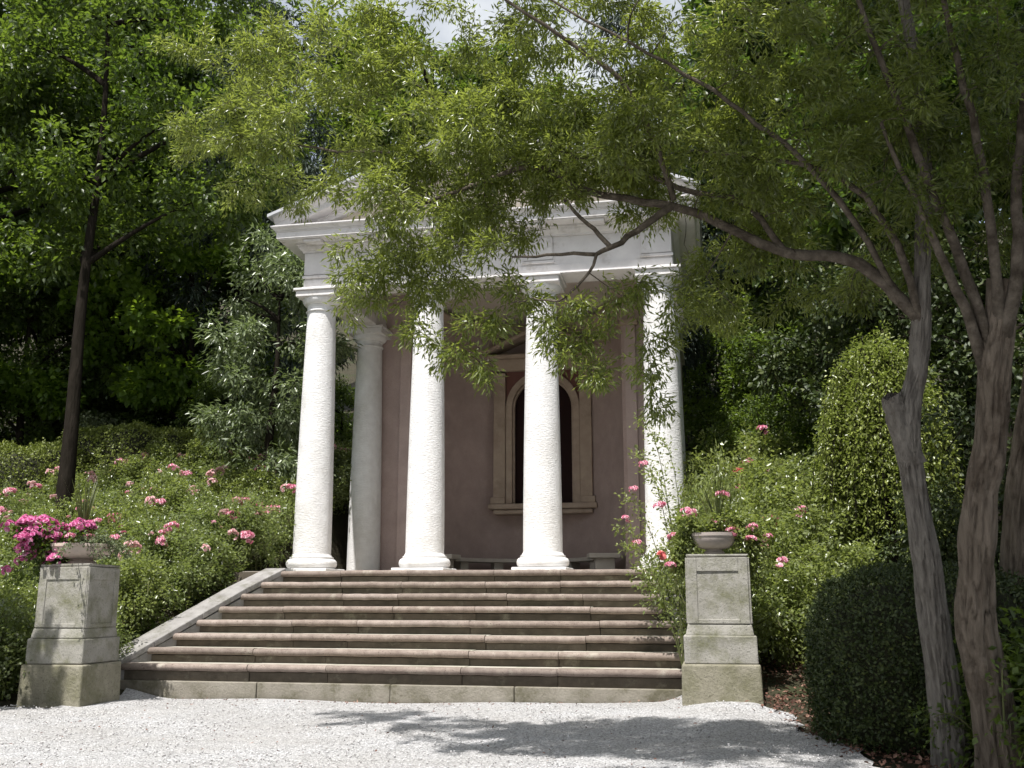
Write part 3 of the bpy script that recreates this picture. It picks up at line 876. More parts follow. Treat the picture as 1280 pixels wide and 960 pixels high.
# ------------------------------------------------------------------ the overhanging willow oak
BR_A = {
 'A': [(5.22, -7.97, -0.25), (5.19, -8.07, 0.33), (5.14, -8.2, 0.88), (5.08, -8.33, 1.43), (5.02, -8.46, 1.98), (4.98, -8.58, 2.48), (5.1, -8.63, 2.81), (5.12, -8.68, 3.08), (5.13, -8.77, 3.47), (5.18, -8.96, 3.92), (5.13, -9.2, 4.52), (5.05, -9.36, 5.16), (5.0, -9.5, 6.4)],
 'cut_stub': [(5.02, -8.47, 2.1), (4.95, -8.55, 2.36), (4.905, -8.6, 2.52), (4.90, -8.605, 2.54)],
 'bough': [(5.11, -8.69, 3.08), (4.95, -8.76, 3.27), (4.78, -8.78, 3.46), (4.54, -8.8, 3.57), (4.24, -8.76, 3.58), (3.99, -8.79, 3.72), (3.68, -8.83, 3.9), (3.43, -8.9, 3.98), (3.08, -8.93, 4.05), (2.76, -8.96, 4.13), (2.55, -8.99, 4.3), (2.34, -8.99, 4.36), (2.06, -8.97, 4.27), (1.74, -8.96, 4.17), (1.35, -8.92, 4.1)],
 'fork': [(3.43, -8.9, 3.98), (3.2, -9.01, 3.78), (3.0, -9.07, 3.63), (2.89, -9.13, 3.56), (2.58, -9.19, 3.56), (2.3, -9.24, 3.54)],
 'cross': [(2.98, -9.07, 3.64), (2.82, -9.04, 3.83), (2.64, -8.97, 4.06)],
 'tips': [(2.89, -9.13, 3.56), (2.83, -9.15, 3.4), (2.63, -9.2, 3.19), (2.46, -9.15, 3.27), (2.28, -9.17, 3.22)],
 'up': [(3.44, -8.91, 4.02), (3.39, -9.06, 4.21), (3.3, -9.24, 4.44), (3.14, -9.44, 4.73), (2.9, -9.52, 4.9), (2.66, -9.6, 5.07), (2.36, -9.71, 5.27), (1.94, -9.77, 5.67)],
 'upper': [(4.95, -8.75, 3.26), (4.63, -9.04, 3.81), (4.31, -9.28, 4.12), (4.05, -9.37, 4.32), (3.74, -9.49, 4.57), (3.42, -9.5, 4.81), (2.93, -9.56, 5.11), (2.36, -9.56, 5.56)],
 'mid': [(4.24, -8.76, 3.59), (3.95, -8.82, 4.05), (3.54, -8.8, 4.09), (3.14, -8.83, 4.36), (2.6, -8.87, 4.5), (1.95, -8.79, 4.52), (1.28, -8.75, 4.67), (0.54, -8.61, 4.8), (-0.1, -8.48, 5.07)],
 'fan1': [(5.12, -8.68, 3.05), (5.0, -8.9, 3.49), (4.75, -9.13, 3.86), (4.49, -9.23, 4.04), (4.1, -9.22, 4.14), (3.67, -9.22, 4.24)],
}
RAD_A = {'A': (.112, .028), 'cut_stub': (.092, .07), 'bough': (.05, .011), 'fork': (.03, .007), 'cross': (.02, .011), 'tips': (.012, .004), 'up': (.024, .009), 'upper': (.024, .007), 'mid': (.026, .006), 'fan1': (.032, .008)}
BR_B = {
 'B': [(5.45, -8.35, -0.25), (5.39, -8.47, 0.44), (5.33, -8.59, 0.9), (5.29, -8.66, 1.21), (5.35, -8.76, 1.73), (5.45, -8.86, 2.25), (5.52, -9.01, 2.81), (5.56, -9.1, 3.2)],
 'stub': [(5.45, -8.93, 2.6), (5.35, -9.07, 2.88), (5.2, -9.23, 3.25), (5.0, -9.4, 3.7), (4.8, -9.5, 4.2)],
 'fan2': [(5.50, -8.97, 2.7), (5.28, -9.24, 3.36), (5.09, -9.37, 3.81), (4.91, -9.53, 4.38), (4.74, -9.58, 4.94), (4.55, -9.73, 5.46)],
 'fan3': [(5.52, -9.05, 2.85), (5.46, -9.32, 3.42), (5.4, -9.46, 4.03), (5.25, -9.62, 4.63), (5.18, -9.77, 5.23)],
 'fan4': [(5.54, -9.06, 2.84), (5.63, -9.25, 3.27), (5.62, -9.35, 3.72), (5.69, -9.45, 4.23), (5.77, -9.58, 4.93)],
}
RAD_B = {'B': (.142, .085), 'stub': (.045, .012), 'fan2': (.04, .012), 'fan3': (.04, .015), 'fan4': (.05, .02)}
CANOPY = [(-0.621, -8.267, 5.528, 0.51, 0.51), (0.117, -8.54, 5.537, 0.55, 0.48), (-0.131, -8.252, 4.948, 0.49, 0.35), (0.933, -8.794, 5.528, 0.59, 0.39), (0.778, -8.684, 4.885, 0.59, 0.39), (1.694, -8.843, 5.486, 0.58, 0.45), (1.592, -8.901, 4.704, 0.56, 0.38), (1.137, -8.858, 4.092, 0.31, 0.28), (1.619, -8.955, 4.017, 0.43, 0.31), (1.186, -8.962, 3.659, 0.21, 0.27), (1.747, -8.936, 3.568, 0.27, 0.21), (1.993, -8.939, 3.804, 0.36, 0.24), (2.388, -9.076, 5.271, 0.55, 0.43), (2.378, -9.029, 4.569, 0.54, 0.36), (3.006, -9.152, 5.222, 0.53, 0.36), (3.046, -9.099, 4.537, 0.53, 0.35), (3.584, -9.197, 5.0, 0.52, 0.4), (3.673, -9.045, 4.379, 0.52, 0.4), (4.187, -9.24, 4.785, 0.51, 0.45), (4.231, -8.885, 4.153, 0.52, 0.4), (3.767, -8.492, 3.841, 0.37, 0.37), (4.054, -8.37, 3.542, 0.43, 0.31), (4.762, -9.324, 4.736, 0.49, 0.44), (4.769, -8.993, 4.181, 0.51, 0.39), (4.579, -8.525, 3.771, 0.42, 0.3),
          (1.34, -8.81, 4.38, .38, .25), (1.9, -8.89, 4.43, .43, .25), (2.49, -8.99, 4.40, .42, .24), (3.0, -9.01, 4.30, .36, .24), (1.7, -8.6, 4.55, .5, .25), (2.3, -8.6, 4.6, .5, .25), (2.9, -8.7, 4.5, .45, .25), 
          (2.2, -9.0, 6.1, .7, .3), (3.6, -9.4, 5.9, .9, .5), (4.7, -9.3, 5.8, .8, .6), (4.3, -10.4, 6.5, .9, .5), (3.0, -10.6, 6.7, .8, .4), (3.35, -8.9, 4.36, .36, .22), (3.2, -8.7, 4.22, .3, .2), (2.0, -8.85, 4.72, .5, .28), (2.7, -8.9, 4.66, .5, .28), (3.3, -8.85, 4.5, .4, .25), (2.6, -11.3, 6.1, .9, .4), (3.8, -11.4, 6.0, .9, .4), (4.7, -11.2, 5.9, .8, .4)]
CANOPY_B = [(5.3, -9.404, 4.632, 0.48, 0.42), (5.321, -9.051, 3.989, 0.44, 0.44), (5.587, -9.456, 4.176, 0.31, 0.51), (5.2, -9.0, 5.6, .8, .7), (6.2, -8.8, 5.2, .9, .8), (6.1, -8.2, 4.2, .6, .6), (5.3, -8.2, 4.6, .6, .6), (5.0, -8.0, 3.7, .4, .35), (5.4, -10.4, 6.3, .9, .6), (6.4, -10.2, 6.0, .9, .6), (6.5, -9.6, 4.6, .7, .7), (5.9, -10.6, 5.2, .6, .5)]
SPRIGS = [(1.179, -9.009, 3.391), (1.395, -9.018, 3.626), (1.66, -9.029, 2.96), (1.579, -9.076, 3.103), (2.019, -9.014, 2.738), (1.884, -9.078, 2.907), (1.978, -9.108, 3.133), (2.611, -9.057, 2.995), (2.533, -9.103, 3.134), (2.807, -9.057, 2.695), (2.703, -9.114, 2.86), (2.896, -9.076, 2.86), (2.271, -9.1, 3.36), (2.146, -9.063, 3.077), (3.077, -9.124, 3.245), (3.289, -9.109, 2.891), (3.301, -9.024, 2.511), (3.255, -9.08, 2.728), (3.192, -9.125, 3.355), (3.404, -9.122, 3.053), (3.574, -9.026, 3.245), (2.96, -9.111, 3.08), (2.382, -9.065, 3.303), (0.994, -8.935, 3.36), (2.799, -9.167, 3.19), (1.272, -9.017, 3.508), (0.829, -8.767, 4.354), (0.569, -8.641, 4.498)]


def limb_tree(name, label, br, rad, main, canopy, sprigs, n_per, leaves_per, bark, leafm, seed, L, W, group, depth=.75, bare_n=0):
    r = np.random.default_rng(seed)
    base = np.array(br[main][0]); base[2] = gz(base[0], base[1])
    o = empty(name, tuple(base), 0, label, 'tree', group)
    paths, nodes, nr, limbs = [], [], [], []
    for kx, pts in br.items():
        n = max(8, len(pts) * 3)
        P = smooth_path(pts, n) + r.normal(0, .006, (n, 3))
        P[0] = pts[0]
        rd = np.linspace(rad[kx][0], rad[kx][1], n)
        if kx == main:
            rd = rd * (1 + .5 * np.exp(-np.linspace(0, 1, n) * 16)) * (1 + r.normal(0, .03, n))
            paths.append((P - base, rd, 18))
        elif kx == 'cut_stub':
            link('cut_stub', bark_tube('cut_stub', P - base, rd, bark, seed + 7, 48, .14), o)
        else:
            limbs.append((P - base, rd, 8))
        nodes += list(P[n // 3 if kx == main else 1:]); nr += list(rd[n // 3 if kx == main else 1:])
    tg = []
    for (x, y, z, rx, rz_) in canopy:
        n_ = int(n_per * (.5 + rx * rz_ * 3))
        cc_ = ellipsoid_pts(r, (x, y, z), (rx * 1.15, depth, rz_ * 1.15), max(4, n_ // 5), .05)
        tg.append(cc_[r.integers(0, len(cc_), n_)] + r.normal(0, 1, (n_, 3)) * np.array([.11, .11, .07]))
    for s in sprigs:
        tg.append(np.array(s) + r.normal(0, .05, (4, 3)))
    tg = np.concatenate(tg)
    ns = len(sprigs) * 4
    tw, twr = grow(r, nodes, nr, tg, 6, .22, .014, .0028, .05)
    limbs += [(a - base, b, 3) for a, b in zip(tw, twr)]
    if bare_n:
        bt = np.concatenate([ellipsoid_pts(r, (x, y, z), (rx * 1.2, depth, rz_ * 1.2), bare_n) for (x, y, z, rx, rz_) in canopy if x > 3.3 and z < 5.2])
        bw, bwr = grow(r, nodes, nr, bt, 6, .1, .012, .0035, .1)
        limbs += [(a - base, b, 4) for a, b in zip(bw, bwr)]
    link('trunk', bark_tube('trunk', paths[0][0], paths[0][1], bark, seed), o)
    link('limbs', tubes_mesh('limbs', limbs, M['limb']), o)
    C, D, N, Ls, Ws = spray(r, tw, int(len(tw) * leaves_per), .12, L, W, .35, .7, .2, .3, .5)
    link('crown', leaf_mesh('crown', C - base, D, N, Ls, Ws, leafm), o)
    return o


limb_tree('willow_oak_tree', 'leaning pale trunk tree whose long leafy bough reaches across the temple front', BR_A, RAD_A, 'A', CANOPY, SPRIGS, 38, 78, M['bark'], M['L_oak'], 21, .056, .0145, 'trees right of the court', bare_n=9)
M['L_oakdark'] = leafmat('shaded_oak_leaf', leafstops((.085, .11, .026), .5), .42, .34, .6, (.24, .32, .03))  # darker copy of the oak leaf, canopy shade put into the colour
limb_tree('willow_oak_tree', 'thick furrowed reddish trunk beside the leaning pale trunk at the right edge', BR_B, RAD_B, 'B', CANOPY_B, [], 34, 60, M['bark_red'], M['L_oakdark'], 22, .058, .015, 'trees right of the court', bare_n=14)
BR_C = {'C': [(6.06, -6.6, 0.0), (6.04, -6.82, 1.09), (6.09, -6.98, 1.86), (6.21, -7.12, 2.64), (6.34, -7.26, 3.41), (6.4, -7.4, 5.2)]}
limb_tree('willow_oak_tree', 'shaded trunk half cut off by the right edge behind the two nearer trunks', BR_C, {'C': (.15, .05)}, 'C', [(6.3, -7.4, 5.2, 1.1, .8), (6.2, -6.6, 5.8, 1.2, .8), (5.4, -6.9, 5.5, .8, .6), (6.9, -7.6, 4.4, .9, .7)], [], 44, 60, M['bark_red'], M['L_dark'], 23, .10, .036, 'trees right of the court', depth=1.1)

# ------------------------------------------------------------------ background trees
def at(px, py, d):
    """a spot on the hillside seen in that direction, d metres off"""
    a = math.radians(11.17) - math.atan((px - 640) / 1245.6)
    x = 3.607 - math.sin(a) * d; y = -15.865 + math.cos(a) * d
    return x, y, gz(x, y)

V_broad = tree_parts(31, 13, .26, [((0, 0, 8.5), (3.6, 3.6, 4.6)), ((1, .6, 11.2), (2.4, 2.4, 2.4))], 60, 560, 26000, .21, .12, M['L_dark'], M['bark_dark'], .42, .3, bare=.28)
V_mid = tree_parts(32, 13, .24, [((0, 0, 8.0), (3.4, 3.4, 4.8)), ((-.8, .5, 11.4), (2.2, 2.2, 2.4))], 55, 520, 24000, .19, .10, M['L_mid'], M['bark_dark'], .4, .35, bare=.25)
V_con = tree_parts(33, 14, .24, [((0, 0, 5.5), (2.6, 2.6, 4.6)), ((0, 0, 10.5), (1.7, 1.7, 4.2))], 60, 520, 24000, .24, .05, M['L_blue'], M['bark_dark'], .45, .8, bare=.1)
V_maple = tree_parts(34, 7, .13, [((0, 0, 4.4), (2.2, 2.2, 2.8))], 34, 300, 9000, .17, .13, M['L_bright'], M['bark_dark'], .3, .25, bare=.15, clumpr=.6)
V_shrub = tree_parts(35, 3.4, .09, [((0, 0, 1.9), (1.7, 1.7, 1.8))], 40, 360, 20000, .07, .042, M['L_mid'], M['bark_dark'], .22, .25, bare=.05, clumpr=.55)
V_silver = tree_parts(36, 5.2, .11, [((0, 0, 3.6), (1.15, 1.15, 2.3)), ((0, 0, 1.6), (1.0, 1.0, 1.4))], 40, 340, 15000, .125, .036, M['L_silver'], M['bark_dark'], .26, .6, bare=.1, clumpr=.5, up=1.0)
V_left = tree_parts(37, 13, .165, [((-.3, 1.5, 9.8), (4.2, 2.8, 4.0)), ((-2.4, 1.2, 6.8), (1.8, 1.3, 1.3)), ((1.5, 1.5, 7.0), (1.5, 1.3, 1.3)), ((0, 1.0, 12.5), (3, 2.6, 2.4)), ((0, -.5, 9.4), (2.2, 1.1, 2.0)), ((0, -.2, 7.4), (1.2, .8, .8))], 72, 780, 30000, .145, .08, M['L_mid'], M['bark_dark'], .36, .3, bare=.34, nlimb=10, lean=(-.25, .5))

x, y, z = at(80, 0, 20.5)
plant_tree('broadleaf_tree', V_left, (x, y, z), 0, 1.0, 'tree with a dark bare trunk rising out of the clipped hedge on the left', 'tree')
BGT = [
 ('broadleaf_tree', V_broad, -90, 26, 1.0, .3, 'dark broadleaf tree cut off by the left edge behind the hedge'),
 ('broadleaf_tree', V_broad, 175, 29, 1.05, 2.1, 'tall dark tree just right of the bare dark trunk'),
 ('conifer_tree', V_con, 300, 26, 1.0, .9, 'dark conifer behind the silvery shrub left of the temple'),
 ('broadleaf_tree', V_mid, 390, 33, 1.15, 4.0, 'tall green tree rising behind the left corner of the pediment'),
 ('broadleaf_tree', V_broad, 40, 33, 1.25, 5.0, 'far tree filling the top left corner'),
 ('broadleaf_tree', V_mid, 530, 30, 1.0, 1.3, 'green tree behind the temple roof left of its peak'),
 ('broadleaf_tree', V_broad, 660, 33, 1.0, 3.0, 'tree behind the temple roof just right of its peak'),
 ('conifer_tree', V_con, 800, 29, 1.0, 2.0, 'conifer behind the right half of the temple roof'),
 ('conifer_tree', V_con, 925, 25, .85, 3.4, 'blue green conifer right of the temple above the leafy shrubs'),
 ('broadleaf_tree', V_broad, 1010, 27, 1.1, 1.0, 'dark tree behind the tall weeping shrub'),
 ('broadleaf_tree', V_broad, 1110, 22, 1.05, 2.6, 'deeply shaded tree behind the leaning pale trunk'),
 ('broadleaf_tree', V_mid, 1230, 20, 1.0, .2, 'shaded tree behind the thick reddish trunk'),
 ('broadleaf_tree', V_broad, 1330, 18, 1.0, 4.2, 'tree mostly outside the right edge'),
 ('broadleaf_tree', V_mid, -30, 37, 1.35, 1.1, 'far green tree high at the left edge'),
 ('broadleaf_tree', V_broad, 115, 38, 1.3, .7, 'far dark tree behind the bare dark trunk'),
 ('broadleaf_tree', V_mid, 255, 37, 1.2, 2.9, 'far green tree between the bare trunk and the temple roof'),
 ('maple_tree', V_maple, 222, 25.2, 1.0, .4, 'small maple with bright sunlit leaves between the bare trunk and the silvery shrub'),
 ('maple_tree', V_maple, 15, 26.5, 1.0, 2.2, 'small bright leaved tree left of the bare dark trunk'),
 ('maple_tree', V_maple, 285, 27.0, 1.2, 3.9, 'bright leaved tree peeking over the silvery shrub'),
]
for nm, vm, px, d, sc, rz, lab in BGT:
    x, y, z = at(px, 0, d)
    plant_tree(nm, vm, (x, y, z - .1), rz, sc, lab, 'tree', 'trees on the hillside')
x, y, z = at(335, 0, 19.9)
plant_tree('laurel_tree', V_silver, (x, y, z - .3), .5, (1.15, 1.15, 1.05), 'silvery green laurel with hanging glossy leaves beside the left column', 'tree')
# a tree beside the court that shades the left pedestal
plant_tree('broadleaf_tree', V_maple, (-6.6, -8.4, gz(-6.6, -8.4)), 1.0, (1.15, 1.05, 1.05), 'leafy tree left of the court that shades the left pedestal', 'tree')
V_shade = tree_parts(39, 13, .3, [((0, 0, 10.8), (3.4, 3.2, 3.0))], 56, 500, 28000, .2, .12, M['L_dark'], M['bark_dark'], .42, .3, lean=(-1.2, .4), bare=.4)  # unseen tree, added so its high crown darkens the trunks and right canopy
plant_tree('broadleaf_tree', V_shade, (6.6, -13.2, gz(6.6, -13.2)), 0, 1.0, 'unseen tall tree added right of the court to shade the trunks', 'tree')
# shrubs right of the temple and in the background
V_shdark = (V_shrub[0], V_shrub[1].copy()); V_shdark[1].name = 'crown_dark'; V_shdark[1].materials[0] = M['L_yew']  # same shrub recoloured darker, the shade of the wood put into its leaves
SHR = [
 ('leafy_shrub', 955, 18.5, .78, .2, 'tall leafy shrub close behind the right column'),
 ('leafy_shrub', 1000, 20.5, 1.2, 1.4, 'tall leafy shrub between the right column and the weeping shrub'),
 ('leafy_shrub', 940, 27, 1.9, 2.8, 'highest leafy shrub beneath the blue conifer'),
 ('leafy_shrub', 880, 31, 2.3, 4.0, 'leafy shrub under the conifer right of the temple roof'),
 ('leafy_shrub', 1250, 12.4, .72, 5.0, 'shaded shrub seen between the two trunks'),
 ('leafy_shrub', 1350, 11.0, 1.0, .7, 'dark shrub behind the trunks at the right edge'),
 ('leafy_shrub', 1060, 22.5, 1.6, 2.2, 'tall shaded shrub behind the weeping shrub'),
 ('leafy_shrub', 1160, 17.5, 1.5, 3.2, 'tall dark shrub behind the leaning trunk'),
 ('leafy_shrub', 1270, 15.5, 1.5, 1.2, 'tall dark shrub behind the thick trunk'),
 ('leafy_shrub', 75, 31, 2.0, .9, 'dark shrub deep in the wood behind the bare trunk'),
 ('leafy_shrub', -20, 29, 2.0, 2.9, 'dark shrub deep in the wood at the left edge'),
 ('leafy_shrub', 200, 32, 2.0, 4.1, 'dark shrub deep in the wood behind the small maple'),
 ('leafy_shrub', 30, 28, 1.6, .5, 'shadowed shrub behind the clipped hedge at the left edge'),
 ('leafy_shrub', 150, 28, 1.5, 1.5, 'shadowed shrub behind the hedge right of the bare trunk'),
 ('leafy_shrub', 235, 28, 1.4, 2.5, 'shadowed shrub at the right end of the clipped hedge'),
 ('leafy_shrub', 305, 24.0, .9, 3.5, 'dark shrub at the foot of the silvery laurel'),
 ('leafy_shrub', 425, 25.5, .8, 4.5, 'shrub seen between the left column and the inner left column'),
]
for nm, px, d, sc, rz, lab in SHR:
    x, y, z = at(px, 0, d)
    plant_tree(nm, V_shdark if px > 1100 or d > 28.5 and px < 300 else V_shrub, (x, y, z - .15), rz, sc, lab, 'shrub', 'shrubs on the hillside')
x, y, z = at(118, 0, 25.3)
gm = tree_parts(38, 1.5, .05, [((0, 0, .9), (1.0, 1.0, .8))], 20, 160, 5000, .09, .03, M['L_grey'], M['bark_dark'], .18, .5, bare=.02, clumpr=.35)
plant_tree('mound_shrub', gm, (x, y, z + .2), 0, 1.0, 'grey green mounded shrub right behind the clipped hedge by the bare trunk', 'shrub')

# ------------------------------------------------------------------ clipped forms
def clipped(name, label, c, rad, p, nleaf, L, W, leafm, seed, lump=.06, droop=0.0, zcut=-.2, cat='hedge', group=None, curt=None, rz=0.0, core_s=.9, root=None):
    """superellipsoid of leaves around a twiggy core; c = foot"""
    r = np.random.default_rng(seed)
    cz = rad[2] * .40
    o = root if root is not None else empty(name, c, rz, label, cat, group)
    lo = None if root is None else Vector(c) - root.location
    def surf(d, jitter=True):
        q = (np.abs(d) ** p).sum(1, keepdims=True) ** (1 / p)
        f = 1 + lump * (np.sin(d[:, :1] * 7 + d[:, 2:3] * 5 + seed) * np.sin(d[:, 1:2] * 8 - d[:, 2:3] * 6) + .6 * np.sin(d[:, :1] * 17 + 2 * seed) * np.sin(d[:, 2:3] * 15 + d[:, 1:2] * 13))
        return d / q * f
    d = randdir(r, int(nleaf * 1.35))
    s = surf(d)
    keep = s[:, 2] * rad[2] * .60 + cz > 0
    d, s = d[keep][:nleaf], s[keep][:nleaf]
    n = len(s)
    R = np.array([rad[0], rad[1], rad[2] * .60])
    Nn = nz(np.sign(s) * np.abs(s) ** (p - 1) / R)
    P = s * R + np.array([0, 0, cz]) - Nn * (r.random((n, 1)) ** 2) * .10 + Nn * np.maximum(0, r.normal(0, .016, (n, 1)))
    keep = P[:, 2] > .01
    P, Nn = P[keep], Nn[keep]; n = len(P)
    P = P + Nn * (r.random((n, 1)) < .05) * r.random((n, 1)) * .07
    D = nz(Nn * .55 + r.normal(0, .6, (n, 3)) + np.array([0, 0, .25 - droop]))
    N = nz(Nn + r.normal(0, .5, (n, 3)))
    link('foliage', leaf_mesh('foliage', P, D, N, L * r.uniform(.7, 1.3, n), W * r.uniform(.7, 1.3, n), leafm), o, lo)
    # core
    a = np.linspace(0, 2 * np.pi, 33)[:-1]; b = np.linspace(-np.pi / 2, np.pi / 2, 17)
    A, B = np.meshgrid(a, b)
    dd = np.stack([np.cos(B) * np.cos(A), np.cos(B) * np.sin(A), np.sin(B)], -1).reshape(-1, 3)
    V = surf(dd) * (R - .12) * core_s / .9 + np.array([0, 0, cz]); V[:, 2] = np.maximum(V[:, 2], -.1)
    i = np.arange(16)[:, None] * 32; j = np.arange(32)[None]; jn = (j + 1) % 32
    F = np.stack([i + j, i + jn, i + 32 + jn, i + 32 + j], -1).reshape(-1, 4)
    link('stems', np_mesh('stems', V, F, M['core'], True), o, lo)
    return o

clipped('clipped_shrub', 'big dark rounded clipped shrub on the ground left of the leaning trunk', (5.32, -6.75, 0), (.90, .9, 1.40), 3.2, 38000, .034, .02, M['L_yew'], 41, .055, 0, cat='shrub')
x, y, z = at(1108, 0, 14.4)
wr_ = np.random.default_rng(42)
wc = []
for i in range(420):
    a = wr_.random() * 6.283; q = wr_.random() ** .45
    hh = (5.0 - z) * wr_.uniform(.74, 1.0)
    e = np.array([math.cos(a) * .95 * q * wr_.uniform(.8, 1.12), math.sin(a) * 1.0 * q, 0])
    drop = wr_.uniform(.35, .95) * (.25 + .75 * q)
    top_ = hh * (1 - .22 * q ** 4)
    P0 = np.array([e[0] * .3, e[1] * .3, top_ * .75]); P1 = e * .85 + np.array([0, 0, top_ * 1.12]); P2 = e + np.array([0, 0, max(.15, top_ * (1 - drop))])
    u = np.linspace(0, 1, 9)[:, None]
    wc.append((1 - u) ** 2 * P0 + 2 * u * (1 - u) * P1 + u ** 2 * P2)
wc = np.array(wc)
wo_ = empty('weeping_shrub', (x, y, z), 0, 'tall rounded weeping shrub with sunlit top right of the pedestal roses', 'shrub')
link('branches', tubes_mesh('branches', [(np.array([[0, 0, -.2], [.03, 0, 1.2], [0, .05, 2.4], [.05, 0, 3.3]]), np.array([.09, .07, .05, .02]), 8)] + [(p_, np.linspace(.012, .003, 9), 3) for p_ in wc], M['bark_dark']), wo_)
link('foliage', leaf_mesh('foliage', *spray(wr_, wc, 56000, .13, .056, .026, .35, 1.0, .3, .35, .6), M['L_weep']), wo_)
# low clipped hedge on the left: a row of lumps
x, y, z = at(120, 0, 23.4)
hedge = empty('clipped_hedge', (x, y, z), 0, 'low sunlit clipped hedge of rounded lumps behind the roses on the left', 'hedge')
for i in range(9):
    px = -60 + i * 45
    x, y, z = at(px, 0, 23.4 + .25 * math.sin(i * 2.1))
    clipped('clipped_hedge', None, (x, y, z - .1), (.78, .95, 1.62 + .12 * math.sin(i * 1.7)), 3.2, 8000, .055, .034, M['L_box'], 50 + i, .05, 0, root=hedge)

# ------------------------------------------------------------------ roses
def bloom_verts(r, c, s, out_dir):
    """one rose: three rings of cupped petals"""
    Vs, Fs = [], []
    z = nz(np.asarray(out_dir, float)); a = nz(np.cross(z, np.array([.3, .9, .2]))); b = np.cross(z, a)
    k = 0
    for ring, (n, rr_, tilt, ph) in enumerate(((6, 1.0, .25, 0), (5, .72, .75, .5), (4, .42, 1.2, .2))):
        for i in range(n):
            t = ph + i * 2 * math.pi / n + r.normal(0, .1)
            d = a * math.cos(t) + b * math.sin(t); e = -a * math.sin(t) + b * math.cos(t)
            tip = d * math.cos(tilt) + z * math.sin(tilt)
            w = rr_ * s * .55
            p0 = c + z * s * .08 * ring
            Vs += [p0, p0 + tip * rr_ * s * .6 + e * w, p0 + tip * rr_ * s + z * s * .05, p0 + tip * rr_ * s * .6 - e * w]
            Fs += [(k, k + 1, k + 2), (k, k + 2, k + 3)]
            k += 4
    return np.array(Vs), np.array(Fs)


def cluster_mesh(name, seed, nb, rad, s, m, flat=.7):
    r = np.random.default_rng(seed)
    Vs, Fs, b = [], [], 0
    for i in range(nb):
        d = randdir(r, 1)[0]; d[2] = abs(d[2]) * .9 + .1 if r.random() < .8 else d[2]
        c = d * rad * np.array([1, 1, flat]) * r.uniform(.55, 1)
        V, F = bloom_verts(r, c, s * r.uniform(.75, 1.2), d + np.array([0, 0, .3]))
        Vs.append(V); Fs.append(F + b); b += len(V)
    return np_mesh(name, np.concatenate(Vs), np.concatenate(Fs), m)

CL = {k: [cluster_mesh('flower_cluster', sd + i, nb, rad, s, M[k]) for i in range(3)] for k, sd, nb, rad, s in (('P_pink', 100, 11, .10, .045), ('P_pale', 200, 10, .10, .042), ('P_hot', 300, 14, .07, .034), ('P_coral', 400, 7, .08, .055))}


def rose_meshes(seed, n_cane, h, w, nleaf, leafm, L=.05, W=.031, spread=.17):
    r = np.random.default_rng(seed)
    paths = []
    for i in range(n_cane):
        a = r.random() * 6.283; q = r.random() ** .6
        tip = np.array([math.cos(a) * w * q, math.sin(a) * w * q, h * (1.05 - .45 * q * q) * r.uniform(.75, 1.15)])
        s = np.array([math.cos(a) * .12, math.sin(a) * .12, -.1])
        mid = np.array([tip[0] * .35, tip[1] * .35, tip[2] * .95])
        u = np.linspace(0, 1, 7)[:, None]
        paths.append((1 - u) ** 2 * s + 2 * u * (1 - u) * mid + u ** 2 * tip)
    P = np.array(paths)
    # side shoots
    sh = []
    for i in range(n_cane * 5):
        p = P[r.integers(0, n_cane)]; j = r.integers(2, 7)
        s = p[j]; t = s + nz(r.normal(0, 1, 3) + np.array([0, 0, .35])) * r.uniform(.15, .38)
        t[2] = max(t[2], .05)
        u = np.linspace(0, 1, 7)[:, None]
        sh.append(s * (1 - u) + t * u + np.array([0, 0, .06]) * np.sin(u * math.pi))
    A = np.concatenate([P, np.array(sh)])
    st_ = tubes_mesh('canes', [(p, np.linspace(.008, .003, 7), 3) for p in A], M['stem'])
    lf = leaf_mesh('foliage', *spray(r, A, nleaf, spread, L, W, .1, 1.0, .12, .35, .7), leafm)
    return st_, lf

RV = [rose_meshes(60 + i, 18, 1.0, .8, 6200, M['L_rose']) for i in range(3)] + [rose_meshes(64 + i, 18, 1.05, .75, 6200, M['L_rosey']) for i in range(2)]
bushes = []
rg = random.Random(9)
def add_bush(x, y, sc, v, label, group):
    o = plant_tree('rose_bush', RV[v], (x, y, gz(x, y) - .08), rg.uniform(0, 6.28), sc, label, 'rose bush', group, ('canes', 'foliage'))
    bushes.append(o)
    return o
LB, GB = 'pink flowering rose bush in the thick bed climbing the bank left of the steps', 'rose bushes on the left bank'
row = 0
y = -3.9
while y < 4.4:
    x = -3.75 - .35 * (row % 2) - max(0, (-2.6 - y) * .35)
    while x > -5.2 - (y + 6.5) * .72:
        xx, yy = x + rg.uniform(-.18, .18), y + rg.uniform(-.2, .2)
        x -= .98
        if yy > 2.55 + (xx + 11) * .63 - 1.15: continue
        add_bush(xx, yy, rg.uniform(.85, 1.12), rg.choice([0, 1, 2, 3, 4]), LB, GB)
    y += .92; row += 1
for (x, y) in ((-4.9, -4.9), (-5.6, -4.6), (-4.7, -5.9), (-5.6, -5.8)):
    add_bush(x, y, .95, 0, 'shaded leafy bush at the foot of the left pedestal', 'bushes behind the left pedestal')
RBL, RGB = 'rose bush on the bank right of the steps behind the right pedestal', 'rose bushes on the right bank'
